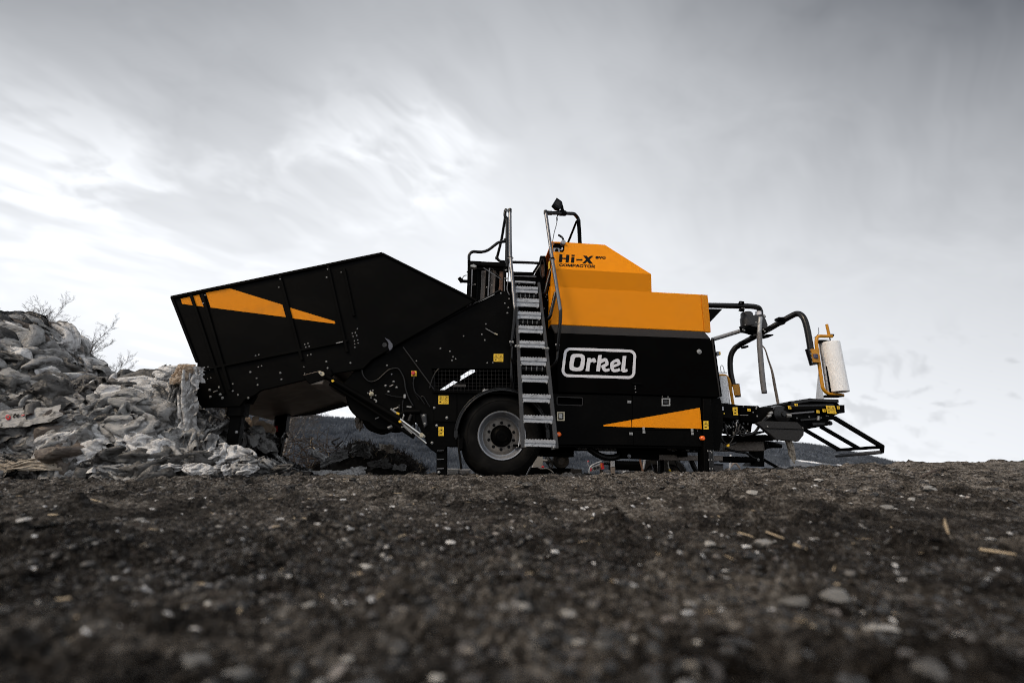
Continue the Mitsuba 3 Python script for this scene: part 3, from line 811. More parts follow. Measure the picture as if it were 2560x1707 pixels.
# lifting cylinder from the hopper lug to the chassis
Y_ = put(C_, 'hydraulic_cylinder', tube([P(815, 941, -.14), P(1000, 1048, -.14)], .032, 16), BLACK, 40, label='long black hydraulic cylinder from hopper to chassis')
put(Y_, 'rod', rod(P(1000, 1048, -.14), P(1052, 1086, -.14), .019, 14), STEEL, 40)
put(Y_, 'rod', rod(P(1002, 1056, -.1), P(1066, 1108, -.1), .013, 12), STEEL, 40)
put(Y_, 'oil_pipe', tube([P(1003, 1068, -.12), P(1010, 1066, -.12), P(1030, 1084, -.12)], .01, 8), ZINC, 40)
put(Y_, 'guide_tube', rod(P(826, 958, -.1), P(1036, 1092, -.1), .028, 12), BLACK, 40)
for (x, y, a, d) in ((806.5, 935, 35, 1), (1054, 1087, 32, -1)):
    c, s = math.cos(math.radians(a)), math.sin(math.radians(a))
    e1, e2 = Point(x, y).buffer(5.2), Point(x - d * 7.5 * c, y - d * 6.5 * s).buffer(3)
    put(Y_, 'pin_plate', slab(e1.union(e2).convex_hull, VP(-.17), 0, .02), BRASSY)
    put(Y_, 'pin', bolt_mesh(P(x - d * 6 * c, y - d * 5 * s, -.19), .014), ZINC, 40)
for x, y in ((833.5, 953), (1000.5, 1054)):
    put(Y_, 'warning_label', slab([(x - 4.5, y - 1), (x + 1, y - 3.4), (x + 4.5, y + 1), (x - 1, y + 3.6)], VP(-.14), .033, .035), YELLOW)


# ------------------------------------------------------------------ warning labels
def warning(quad, plane, rows, off=.002, split=True):
    """A yellow safety sign: triangles with a figure above, a note or arrow below."""
    k = put(C_, 'warning_label', slab(quad, plane, off, off + .002), YELLOW, label=None)
    ink = []
    def q(pts): return bilin(quad, np.array(pts)[:, 0], np.array(pts)[:, 1])
    n = len(rows)
    for i, r in enumerate(rows):
        x0, x1 = i / n + .06, (i + 1) / n - .06
        m, wd = (x0 + x1) / 2, x1 - x0
        if r == 't':
            tri = Polygon(q([(m, .08), (x1, .5), (x0, .5)]))
            ink += [tri.boundary.buffer(.24)]
            ink += [Polygon(q([(m - wd * .2, .42), (m, .22), (m + wd * .2, .36), (m + wd * .08, .45)]))]
        elif r == 'h':
            ink += [LineString(q([(m - .02, .1), (m + .1, .18), (m + .1, .3), (m - .05, .34), (m - .1, .42), (m + .04, .5)])).buffer(.7)]
        ink += [Polygon(q([(x0 + wd * .1, .72), (x0 + wd * .5, .66), (x0 + wd * .75, .74), (x0 + wd * .5, .82), (x0 + wd * .1, .8)])) if r != 'n' and (i % 2 == 0) else LineString(q([(x0 + .04, .68), (x1 - .04, .68)])).buffer(.3).union(LineString(q([(x0 + .04, .78), (x1 - .04, .78)])).buffer(.3)).union(LineString(q([(x0 + .04, .88), (x1 - .08, .88)])).buffer(.3))]
    ink += [LineString(q([(.0, .57), (1, .57)])).buffer(.18)]
    if n > 1: ink += [LineString(q([(.5, .02), (.5, .98)])).buffer(.18)]
    put(k, 'print', slab(shapely.union_all([g.buffer(0) for g in ink]).intersection(Polygon(quad)), plane, off + .002, off + .0028), PRINT)
    return k


warning([(1234, 884.5), (1258, 884.5), (1258, 904), (1234, 904)], V0, 'tt')
warning([(1095.5, 988.5), (1121.5, 988.5), (1121.5, 1010), (1095.5, 1010)], VP(-.01), 'th')
warning([(1096, 1066.5), (1110, 1066.5), (1110, 1089), (1096, 1089)], VP(-.01), 't')

# ------------------------------------------------------------------ wheels
wc = P(1255, 1088, -.02)
R = .545


def wheel(c, label=None, side=1):
    d = side
    k = put(C_, 'wheel', lathe([(.31, .02 * d), (.345, 0), (.40, -.012 * d), (.46, -.008 * d), (.502, .02 * d), (.53, .06 * d), (R - .004, .075 * d), (R, .1 * d), (R, .135 * d), (R - .012, .137 * d), (R - .012, .15 * d), (R, .152 * d), (R, .2 * d), (R - .012, .202 * d), (R - .012, .215 * d), (R, .217 * d), (R, .30 * d), (R - .01, .33 * d), (.5, .37 * d), (.40, .385 * d), (.31, .37 * d)], c, (0, 1, 0), 96), RUBBER, 32, label=label)
    put(k, 'rim', lathe([(.312, .05 * d), (.318, .012 * d), (.309, 0), (.298, .004 * d), (.292, .03 * d), (.284, .075 * d), (.262, .095 * d), (.256, .15 * d), (.24, .158 * d)], c, (0, 1, 0), 72), RIM, 50)
    put(k, 'disc', lathe([(.245, .156 * d), (.225, .145 * d), (.205, .128 * d), (.145, .126 * d), (.14, .17 * d)], c, (0, 1, 0), 72), RIMD, 40)
    put(k, 'hub', lathe([(.142, .15 * d), (.138, .1 * d), (.10, .06 * d), (.075, .045 * d), (.07, .05 * d), (.03, .047 * d), (.028, .055 * d), (0, .055 * d)], c, (0, 1, 0), 48), BLACK, 40)
    for i in range(10):
        a = math.radians(18 + 36 * i)
        put(k, 'dark_hole_disc', lathe([(0, .117 * d), (.016, .118 * d), (.021, .122 * d), (.021, .13 * d)], np.array(c) + [.172 * math.cos(a), 0, .172 * math.sin(a)], (0, 1, 0), 12), PRINT)  # black discs painted in place of the shaded nut holes
    return k


wk = wheel(wc, 'large black tyre with silver rim beside the ladder')
a0 = np.linspace(0, 2 * np.pi, 40)
put(wk, 'sidewall_ring', tube([wc + np.array([.455 * math.cos(t), -.010, .455 * math.sin(t)]) for t in a0], .004, 6), RUBBER, True)
put(wk, 'valve_stem', tube([wc + np.array([.19, .07, -.13]), wc + np.array([.215, .0, -.15]), wc + np.array([.22, 0, -.11])], .007, 7, .02), STEEL, True)
wheel(wc + np.array([0, W0 + .02, -.04]), 'far side wheel behind the near tyre', -1)
put(C_, 'axle', bar(wc + [0, .3, -.02], wc + [0, W0 - .3, -.02], .16, .16, (0, 0, 1)), BLACK)


def fender_arc(r0, r1, a_from, a_to, v0, v1, n=40):
    a = np.radians(np.linspace(a_from, a_to, n))
    V = []
    for t in a:
        for r, v in ((r0, v0), (r1, v0), (r1, v1), (r0, v1)):
            V.append([wc[0] + r * math.cos(t), v, wc[2] + r * math.sin(t)])
    F = []
    for i in range(n - 1):
        for j in range(4):
            p, q = i * 4 + j, i * 4 + (j + 1) % 4
            F += [[p, q, q + 4], [p, q + 4, p + 4]]
    F += [[0, 1, 2], [0, 2, 3], [4 * n - 4, 4 * n - 3, 4 * n - 2], [4 * n - 4, 4 * n - 2, 4 * n - 1]]
    return fix(trimesh.Trimesh(np.array(V), F, process=False))


N_ = put(C_, 'mudguard', fender_arc(.588, .602, -4, 186, -.06, .42), BLACKG, 30, label='black curved mudguard over the wheel')
put(N_, 'lip', fender_arc(.602, .618, -2, 184, -.065, -.045), BLACKG, 30)
put(N_, 'lip', fender_arc(.572, .588, -2, 184, -.064, -.05), BLACKG, 30)
for rr, vv in ((.610, -.068), (.579, -.066)):
    put(N_, 'rim_wire', tube([wc + np.array([rr * math.cos(t), vv - wc[1], rr * math.sin(t)]) for t in np.radians(np.linspace(8, 176, 40))], .007, 8), BLACKG, True)  # round gloss tube added along the lip to catch a sky highlight
put(N_, 'bracket', bar(P(1207, 978, -.02), P(1222, 978, -.02), .05, .03), ZINC)
put(N_, 'bracket', rod(P(1211, 971, -.02), P(1211, 982, -.02), .006), ZINC)
put(N_, 'bracket', rod(P(1207.5, 976, -.02), P(1207.5, 982, -.02), .008), ZINC)
put(C_, 'mud_flap', prism([(1146, 1096), (1159, 1094), (1157, 1122), (1148, 1124)], -.05, .4), BLACK)
put(C_, 'strap', tube(spline([P(x, y, -.04) for x, y in ((1146, 1085), (1147, 1120), (1151, 1150), (1153, 1172))], 5), .014, 8), RUBBER, True)

# ------------------------------------------------------------------ main body
put(C_, 'body_core', prism([(1300, 830), (1392, 830), (1762, 845), (1786, 990), (1740, 996), (1745, 1108), (1380, 1104), (1378, 985), (1300, 980)], .06, W0, .01), BLACKM)
B_ = put(C_, 'side_panel', prism([(1388, 832), (1776, 847), (1798, 982), (1796, 993), (1396, 980)], -.07, .06), BLACKM, label='black upper side panel with the maker\'s emblem')
cp = np.vstack([Pv([(1377, 811.5), (1761, 829.5)], -.004), Pv([(1776, 847), (1388, 832)], -.07)])
cb = cp + [0, .05, -.0]
put(B_, 'top_bevel', fix(trimesh.Trimesh(np.vstack([cp, cb]), [[0, 1, 2], [0, 2, 3], [4, 6, 5], [4, 7, 6], [0, 3, 7], [0, 7, 4], [1, 5, 6], [1, 6, 2], [0, 4, 5], [0, 5, 1], [3, 2, 6], [3, 6, 7]], process=False)), CHAMF)
put(B_, 'edge_strip', bar(P(1780, 849, -.06), P(1799, 990, -.06), .012, .03), CHAMF)
put(B_, 'return_flange', prism([(1783, 846), (1786, 846), (1806, 990), (1800, 992)], -.03, .3), BLACK)
# emblem, traced on the panel
EM = VP(-.07)
def em(pts): return [(1380 + x / 9.046, 840 + y / 9.046) for x, y in pts]
def soft(g, r=.9): return g.buffer(-r * .6).buffer(r * 1.2).buffer(-r * .6)
ring = Polygon(em([(281, 254), (1910, 313), (1872, 972), (197, 922)]))
ro = ring.buffer(-17).buffer(17)
put(B_, 'emblem_frame', slab(ro.difference(ro.buffer(-6.9)), EM, .001, .003), WHITEL)
let = [Polygon(em([(470, 408), (570, 398), (680, 410), (735, 445), (747, 520), (735, 640), (715, 730), (688, 772), (640, 790), (540, 794), (450, 780), (405, 755), (393, 690), (398, 600), (418, 480), (440, 432)]), [em([(545, 480), (600, 476), (648, 490), (658, 540), (640, 640), (620, 695), (570, 714), (510, 705), (488, 680), (490, 630), (508, 530), (525, 492)])]),
       Polygon(em([(800, 495), (868, 490), (880, 522), (930, 497), (970, 498), (985, 530), (1002, 585), (945, 608), (928, 578), (865, 607), (842, 797), (758, 790)])),
       Polygon(em([(1045, 432), (1128, 427), (1114, 522), (1175, 500), (1215, 497), (1250, 522), (1272, 580), (1280, 625), (1272, 655), (1200, 708), (1212, 738), (1240, 740), (1290, 727), (1308, 780), (1260, 803), (1200, 810), (1155, 785), (1130, 740), (1110, 682), (1130, 655), (1205, 615), (1200, 582), (1180, 578), (1105, 620), (1080, 803), (995, 797)])),
       Polygon(em([(1310, 640), (1332, 588), (1400, 535), (1480, 512), (1522, 532), (1545, 590), (1549, 640), (1510, 667), (1395, 714), (1402, 742), (1440, 750), (1525, 723), (1548, 785), (1480, 808), (1400, 820), (1350, 792), (1318, 730)]), [em([(1385, 650), (1400, 612), (1450, 585), (1475, 600), (1472, 622)])]),
       Polygon(em([(1600, 452), (1680, 448), (1648, 755), (1695, 742), (1713, 797), (1650, 822), (1600, 824), (1567, 795), (1560, 765)]))]
for g in let:
    put(B_, 'letter', slab(soft(g.buffer(0), .7), EM, .001, .003), WHITEL)
put(B_, 'pad_lock', lathe([(0, -.012), (.012, -.012), (.02, -.006), (.034, -.004), (.036, 0), (0, 0)], P(1748, 879, -.07), (0, 1, 0), 20), ZINC, 40)
put(B_, 'latch_bar', bar(P(1580, 958, -.08), P(1603, 959, -.08), .022, .02), BLACK)
bolts(B_, [(1588, 965.5), (1588.3, 971.5), (1589, 980)], -.07, .011)
# lower doors
DO = VP(-.055)
d1 = Polygon([(1392, 984), (1576.3, 990), (1580, 1110), (1282, 1108), (1284, 1084), (1396, 1060)])
slot = Polygon([(1393, 992), (1456, 994.5), (1456, 1013), (1393, 1011)]).buffer(-3).buffer(3)
LD = put(C_, 'door', slab(Polygon([(1300, 984), (1576.3, 990), (1580.2, 1112), (1280, 1110), (1284, 1070)]).difference(arch).difference(slot), V0, -.01, .05), BLACK, label='left lower door with recessed grip')
put(LD, 'grip_frame', slab(slot.buffer(1.4).difference(slot.buffer(-.6)), DO, -.01, .003), CHAMF)
put(LD, 'grip_recess', slab(slot, V0, -.02, .0), BLACKM)
RD = put(C_, 'door', slab([(1578.3, 990.2), (1747.6, 995.5), (1755.8, 1076), (1579.3, 1073.4)], V0, -.01, .05), BLACK, label='right lower door with orange wedge')
put(C_, 'skirt', slab([(1579.4, 1075), (1756, 1077.7), (1757, 1116), (1581.5, 1112.5)], V0, -.01, .048), BLACK)
put(RD, 'wedge', slab([(1580.5, 1049), (1749.6, 1018.8), (1754.8, 1071.5), (1580.5, 1067.2)], DO, -.004, .0), ORANGE)
put(LD, 'wedge', slab(Polygon([(1509.3, 1061.8), (1577.9, 1049.6), (1578.5, 1067.2), (1509.3, 1065.4)]).union(Point(1510.3, 1063.6).buffer(1.9)), DO, -.004, .0), ORANGE)


def latch(x, y, w, h, holder, brown=False):
    k = put(holder, 'latch', slab(Polygon([(x, y), (x + w, y + .2), (x + w, y + h), (x, y + h)]).difference(Polygon([(x + 3, y + 3), (x + w - 3, y + 3), (x + w - 3, y + h - 3), (x + 3, y + h - 3)])), DO, -.004, .008), BRASSY if brown else ZINC, label='square metal paddle latch')
    put(k, 'cup', slab([(x + 2, y + 2), (x + w - 2, y + 2), (x + w - 2, y + h - 2), (x + 2, y + h - 2)], DO, -.02, -.006), GALVD)
    put(k, 'paddle', slab([(x + 5, y + 5), (x + w - 6, y + 5), (x + w - 6, y + h - 5), (x + 5, y + h - 7)], DO, -.004, .004), ZINC if brown else DKGREY)


latch(1654, 995.5, 21, 19, RD)
latch(1392.5, 1029, 19, 22.5, LD, True)
bolts(RD, [(1655.5, 991.3), (1670, 992)], -.055, .010)
for x, y in ((1568.5, 1001), (1573, 1080.5)):
    k = put(LD, 'hinge', slab([(x, y), (x + 9, y + .3), (x + 9, y + 6.3), (x, y + 6)], DO, .0, .006), ZINC)
    put(k, 'pin', slab([(x + 1.5, y + 2), (x + 7.5, y + 2.2), (x + 7.5, y + 4), (x + 1.5, y + 4)], DO, .006, .009), GALVD)
for x in (1605.5, 1726.5):
    y = 1067.5 + (x - 1605) * .03
    k = put(RD, 'hinge', slab([(x, y), (x + 6, y), (x + 6.8, y + 7.5), (x + .8, y + 7.5)], DO, .0, .006), ZINC)
    put(k, 'leaf', slab([(x + .8, y + 9), (x + 7, y + 9), (x + 7.2, y + 15.5), (x + 1, y + 15.5)], DO, .0, .006), ZINC)
for x, y, r in ((1749.5, 1096, .032), (1394.5, 1086.5, .030)):
    k = put(C_, 'marker_light', lathe([(0, -.1), (r * .55, -.1), (r * .95, -.088), (r, -.07), (r, -.05), (0, -.05)], P(x, y, 0), (0, 1, 0), 28), AMBER, 40, label='round amber side marker, ' + ('at the rear end' if x > 1500 else 'beside the ladder foot'))
    put(k, 'screw', bolt_mesh(P(x, y, -.1), .008), ZINC, 40)
# hoods
HM = 'hood'
hq = [(1377, 715.5), (1629, 729.5), (1752, 736), (1761, 829), (1377, 811)]
HO = put(C_, 'lower_hood', prism(hq, 0.0, .4), ORANGE, label='lower orange hood panel')
rf = np.vstack([Pv([(1752.3, 736), (1761.3, 829)], 0.001), Pv([(1777, 830), (1769, 737.6)], .045)])
put(HO, 'end_flange', fix(trimesh.Trimesh(np.vstack([rf, rf + [0, .05, 0]]), [[0, 1, 2], [0, 2, 3], [4, 6, 5], [4, 7, 6], [0, 3, 7], [0, 7, 4], [1, 5, 6], [1, 6, 2], [0, 4, 5], [0, 5, 1], [3, 2, 6], [3, 6, 7]], process=False)), ORANGE)
lf = np.vstack([Pv([(1377, 715.5), (1377, 811)], 0.001), Pv([(1371.5, 817), (1374, 716)], .1)])
put(HO, 'front_flange', fix(trimesh.Trimesh(np.vstack([lf, lf + [.0, .05, 0]]), [[0, 1, 2], [0, 2, 3], [4, 6, 5], [4, 7, 6], [0, 3, 7], [0, 7, 4], [1, 5, 6], [1, 6, 2], [0, 4, 5], [0, 5, 1], [3, 2, 6], [3, 6, 7]], process=False)), ORANGE)
put(C_, 'hood_core', prism([(1380, 720), (1750, 738), (1758, 830), (1380, 820)], .41, W0 - .1), BLACKM)
put(C_, 'hood_far_side', prism([(1380, 610), (1512, 612), (1627, 690), (1629, 729), (1752, 736), (1761, 829), (1377, 811)], .0, .05).apply_translation([0, W0 - .1, 0]), ORANGE)
# upper hood: lower band leaning out to the crease, upper face leaning in
s0, s1 = P(1377, 714.3, .0), P(1629, 728.3, .0)
c0, c1 = P(1379, 671, -.045), P(1627.5, 685, -.045)
PU = Plane(c0, c1, P(1445, 608, .16))
t0, t1 = PU.at(np.array(1378.0), np.array(604.0)), PU.at(np.array(1512.0), np.array(612.0))
PL = Plane(s0, s1, c0)
UH = put(C_, 'upper_hood', slab([(1376.5, 716.5), (1629, 730.5), (1627.5, 685), (1379, 671)], PL, -.02, 0), ORANGE, label='upper orange hood with sloping rear edge and black lettering')
cut = Polygon([(1381.5, 606), (1408, 607), (1411.5, 612), (1411, 626), (1407, 630.5), (1383, 629.5)])
face = Polygon([(1379, 671.2), (1627.5, 685.2), (1512, 612), (1445, 608), (1404, 604.8), (1378, 604)]).difference(cut)
put(UH, 'upper_face', slab(face, PU, -.02, 0), ORANGE)
for a, b in ((PU.at(np.array(1512.0), np.array(612.6)), c1), (c1, s1), (PU.at(np.array(1378.), np.array(605.)), PU.at(np.array(1512.0), np.array(612.6)))):
    Vq = np.array([a, b, b + [0, 1.9, 0], a + [0, 1.6, 0]]); 
    put(UH, 'deck', fix(trimesh.Trimesh(np.vstack([Vq, Vq - [0, 0, .015]]), [[0, 1, 2], [0, 2, 3], [4, 6, 5], [4, 7, 6], [0, 3, 7], [0, 7, 4], [1, 5, 6], [1, 6, 2], [0, 4, 5], [0, 5, 1], [3, 2, 6], [3, 6, 7]], process=False)), ORANGE)
# control bay cut into the hood
K_ = put(UH, 'control_bay', slab(cut.buffer(.6), PU, -.045, -.03), BLACKM)
put(UH, 'bay_plate', slab([(1383.5, 617), (1399, 618), (1401, 629.5), (1384.5, 629)], PU, -.03, -.022), GALV)
put(UH, 'bay_motor', slab(Point(1392, 624.5).buffer(4), PU, -.03, -.005), BLACK)
put(UH, 'bay_handle', tube([PU.at(np.array(x), np.array(y), -.03) for x, y in ((1406.5, 616.), (1407., 620.), (1402.5, 622.))], .012, 8), WHITEL, True)
put(UH, 'bay_lever', tube([PU.at(np.array(x), np.array(y), -.06) for x, y in ((1398.5, 624.), (1401., 612.))], .016, 8), CHAMF, True)
put(UH, 'bay_block', slab([(1380, 605), (1386, 606), (1385, 613), (1379.5, 613)], PU, -.05, .0), RUST)
put(UH, 'gauge', lathe([(0, -.05), (.03, -.05), (.036, -.045), (.037, .02), (0, .02)], PU.at(np.array(1407.), np.array(608.5)), (0, 1, 0), 28), GALV, 40)
put(UH, 'bent_pipe', tube([PU.at(np.array(1409.), np.array(606.), -.02), PU.at(np.array(1408.), np.array(592.), -.02), PU.at(np.array(1396.5), np.array(585.), -.02)], .017, 10, .06), BLACKG, True)
put(UH, 'hook', tube([PU.at(np.array(1436.), np.array(607.), -.05), PU.at(np.array(1441.), np.array(603.5), -.05), PU.at(np.array(1444.), np.array(606.), -.05)], .013, 8), BLACKG, True)


# lettering on the upper hood, drawn in its own slanted strip
def letters(poly, name='letter'):
    put(UH, name, slab(poly, PU, .001, .003), PRINT)


def hz(pts): return [(1370 + x / 12.379, 600 + y / 12.379) for x, y in pts]
letters(Polygon(hz([(352, 450), (447, 450), (440, 552), (556, 557), (563, 457), (660, 462), (640, 698), (545, 694), (552, 598), (437, 592), (430, 690), (335, 687)])))
letters(Polygon(hz([(730, 458), (828, 462), (822, 506), (727, 503)])).union(Polygon(hz([(724, 530), (820, 534), (803, 708), (708, 704)]))))
letters(Polygon(hz([(875, 592), (1068, 600), (1062, 643), (870, 636)])))
letters(Polygon(hz([(1083, 483), (1190, 490), (1245, 552), (1310, 495), (1400, 499), (1285, 608), (1388, 742), (1270, 738), (1215, 660), (1150, 730), (1060, 724), (1180, 608)])))


def word(text, quad, bold=True):
    t = meshkit.text_mesh(text, 1.0, .1, bold)
    v = np.array(t.vertices)
    top = t.faces[(v[t.faces][:, :, 2] > .09).all(1)]
    g2 = shapely.union_all([Polygon(v[f][:, :2]) for f in top]).buffer(.035, join_style='mitre')
    t = extrude(g2, .1)
    v = np.array(t.vertices)
    x = (v[:, 0] - v[:, 0].min()) / np.ptp(v[:, 0]); y = 1 - (v[:, 1] - v[:, 1].min()) / np.ptp(v[:, 1])
    px = bilin(quad, x, y)
    t.vertices = PU.at(px[:, 0], px[:, 1], .001 + .02 * v[:, 2])
    put(UH, 'lettering', fix(t), PRINT)


word('evo', hz([(1468, 508), (1785, 522), (1780, 600), (1462, 585)]))
word('COMPACTOR', hz([(347, 733), (1455, 778), (1448, 870), (342, 815)]))

# ------------------------------------------------------------------ rear frame post and legs
put(C_, 'frame_post', prism([(1748, 994), (1801, 994), (1806, 1010), (1809, 1060), (1800, 1125), (1762, 1125), (1755, 1060)], -.0, .12), BLACK)
k = put(C_, 'leg', prism([(1758, 996), (1777, 996), (1783, 1060), (1785, 1185), (1761, 1185)], -.09, .08), BLACK, label='black square jacking leg at the rear corner')
put(k, 'inner_tube', prism([(1772, 1124), (1784, 1124), (1787, 1184), (1775, 1184)], -.11, -.09), BLACKG)
bolts(k, [(1769.5, 1127), (1776, 1127.5), (1779, 1131), (1772, 1149.5), (1779, 1149), (1774.5, 1171.5), (1781, 1171.5)], -.11, .013)
warning([(1758, 1052), (1770.5, 1052), (1771.5, 1073), (1758.5, 1073)], VP(-.09), 't')
bolts(C_ + '__frame_post', [(1775, 1050)], -.01, .03, GALVD)
k = put(C_, 'leg', prism([(1091, 1112), (1117, 1112), (1117, 1192), (1091, 1192)], .02, .2), BLACK, label='black jacking leg left of the wheel')
for y in (1126, 1148, 1171):
    put(k, 'pin_bar', bar(P(1093, y, .0), P(1110, y - .6, .0), .01, .02), GALVD)
bolts(k, [(1097, 1180)], .0, .02)
# under-body
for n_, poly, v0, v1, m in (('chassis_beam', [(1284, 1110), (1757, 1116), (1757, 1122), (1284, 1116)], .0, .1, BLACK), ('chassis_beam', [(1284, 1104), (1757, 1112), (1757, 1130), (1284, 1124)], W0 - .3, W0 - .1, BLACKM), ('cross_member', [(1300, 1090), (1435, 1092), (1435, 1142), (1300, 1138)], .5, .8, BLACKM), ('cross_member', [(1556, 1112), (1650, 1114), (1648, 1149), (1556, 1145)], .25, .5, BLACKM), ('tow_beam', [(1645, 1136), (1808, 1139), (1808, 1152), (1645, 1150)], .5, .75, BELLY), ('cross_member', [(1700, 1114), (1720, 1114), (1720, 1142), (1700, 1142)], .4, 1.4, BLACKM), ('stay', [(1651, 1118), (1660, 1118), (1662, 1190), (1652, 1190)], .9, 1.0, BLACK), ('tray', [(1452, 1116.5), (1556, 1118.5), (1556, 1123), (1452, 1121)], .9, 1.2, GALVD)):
    put(C_, n_, prism(poly, v0, v1), m)
put(C_, 'belly_hose', tube(spline([P(x, y, .4) for x, y in ((1470, 1119), (1488, 1132), (1506, 1141), (1530, 1144), (1556, 1136), (1580, 1128))], 6), .045, 12), HOSE, True)
for i in range(16):
    x = rng.uniform(1560, 1750); y = 1119 + rng.uniform(0, 9)
    put(C_, 'fitting', rod(P(x, y, .35), P(x + rng.uniform(3, 12), y + rng.uniform(-1, 2), .35), rng.uniform(.004, .011), 7), [GALVD, BLACK, ZINC, CHAMF][i % 4], 40)
bolts(C_, [(1573, 1140)], .2, .03, GALVD)
put(C_, 'dropped_hose', tube(spline([P(x, y, .7) for x, y in ((1670, 1148), (1671, 1165), (1676, 1178), (1681, 1190))], 5), .012, 8), mat('m_pale_hose', pr((.4, .39, .36), .5)), True)
put(C_, 'dropped_hose', tube(spline([P(x, y, .8) for x, y in ((1688, 1150), (1694, 1166), (1704, 1180), (1716, 1190))], 5), .01, 8), HOSE, True)
put(C_, 'dropped_hose', tube(spline([P(x, y, .8) for x, y in ((1728, 1150), (1736, 1168), (1745, 1182), (1754, 1192))], 5), .04, 10), HOSE, True)
put(C_, 'dropped_hose', tube(spline([P(x, y, .8) for x, y in ((1628, 1158), (1632, 1172), (1630, 1190))], 5), .008, 8), GALVD, True)
put(C_, 'hose_tip', rod(P(1674, 1172.5, .69), P(1675.5, 1178.5, .69), .017, 8), YELLOW)
# ------------------------------------------------------------------ ladder
L_ = put(C_, 'ladder', bar(P(1289, 707, .06), P(1297.5, 900, -.2), .045, .05), STILE, label='tall access ladder with grey stiles and worn metal treads')
put(L_, 'stile', bar(P(1297.3, 898, -.225), P(1308, 1120, -.5), .052, .05), STILE)
put(L_, 'stile', bar(P(1346.5, 708, .06), P(1369, 900, -.2), .045, .05), STILE)
put(L_, 'stile', bar(P(1368, 898, -.225), P(1391, 1121, -.5), .052, .05), STILE)
rungs = [(717, 733, 1289, 1344), (747, 768, 1291, 1347.5), (780, 798, 1294, 1352), (815, 833.5, 1296, 1356.5), (853, 870, 1298.5, 1361), (894, 914, 1300.5, 1366), (938.6, 956, 1303.3, 1370.5), (986, 1006, 1305.8, 1376), (1039, 1057, 1308.3, 1382), (1099, 1117, 1311.4, 1388)]


def lv(y):
    return np.interp(y, [707, 900, 1120], [.03, -.24, -.53])


for i, (ya, yb, xa, xb) in enumerate(rungs):
    v = lv((ya + yb) / 2)
    a, b = P(xa, (ya + yb) / 2 - 1, v), P(xb, (ya + yb) / 2 + 1.2, v)
    h = np.linalg.norm(P(xa, ya, v) - P(xa, yb, v))
    L = b - a; n = np.linalg.norm(L); t = L / n
    # tread profile (depth, height): rounded serrated nose above, set-back web and lip below
    prof = np.array([(-.022, h * .42), (-.012, h * .5), (.16, h * .5), (.16, h * .4), (.004, h * .38), (.004, -h * .44), (-.010, -h * .5), (-.014, -h * .44), (-.012, -h * .36), (-.010, -h * .02), (-.022, h * .04)])
    m = extrude(Polygon(prof), n)
    z, y = np.array([0, 1.0, 0]), np.array([0, 0, 1.0])
    m.vertices = a + m.vertices[:, 2:3] * t + m.vertices[:, :1] * z + m.vertices[:, 1:2] * y
    teeth = [box(0, .016, -.012, .15, -.004, .007, .002).apply_translation(a + t * s + [0, 0, h * .5]) for s in np.arange(.02, n - .02, .036)]
    k = put(L_, 'rung', [fix(m)] + teeth, GALV)
    for q in ((xa + 2, yb - 1), (xb - 4, yb + 1.5)):
        put(k, 'bolt', bolt_mesh(P(q[0], q[1], v - .02), .011, hexa=True), ZINC, 40)
    if i in (5, 0, 2):
        pa, pb = P(xa + 3, yb + 7, v + .06), P(xb - 2, yb + 8, v + .06)
        kk = put(C_, 'hose_bundle', rod(pa, pb, .035, 10), HOSE, 40)
        for s in (.18, .4, .62, .84):
            c = pa + (pb - pa) * s
            put(kk, 'clip', tube([c + [0, -.036, .035], c + [0, -.042, 0], c + [0, -.036, -.035]], .006, 6), ZINC, True)
for x, y in ((1290, 865), (1296.5, 865.5), (1363, 870.5), (1369.5, 871)):
    put(L_, 'joint_bolt', bolt_mesh(P(x, y, lv(y) - .05), .018), ZINC, 40)
for x, y in ((1275.5, 854.5), (1282, 855), (1390.5, 861.5), (1397, 862)):
    put(L_, 'joint_bolt', bolt_mesh(P(x, y, -.14), .016), ZINC, 40)
put(L_, 'foot_bracket', prism([(1377, 1112), (1386, 1110), (1388, 1122), (1380, 1124)], -.5, -.45), ZINC)
# platform step at the top
k = put(C_, 'platform', prism([(1285, 690), (1339.5, 692), (1341, 706), (1286, 704)], .02, .5), BLACK, label='black step plate at the head of the ladder')
put(k, 'nosing', bar(P(1284, 690.5, .0), P(1340, 692.5, .0), .012, .03), GALVD)
put(k, 'tread', bar(P(1287, 705, .0), P(1338, 707.5, .0), .03, .04), GALV)
bolts(k, [(1289, 708), (1297.5, 709), (1336, 710)], .0, .014)
put(C_, 'platform_floor', prism([(1266, 703), (1376, 707), (1376, 716), (1266, 712)], .3, W0 - .4), BLACKM)
put(C_, 'ladder_backing', prism([(1262, 728), (1296, 712), (1380, 716), (1396, 980), (1300, 980), (1296, 800)], .22, .3), BLACKM)
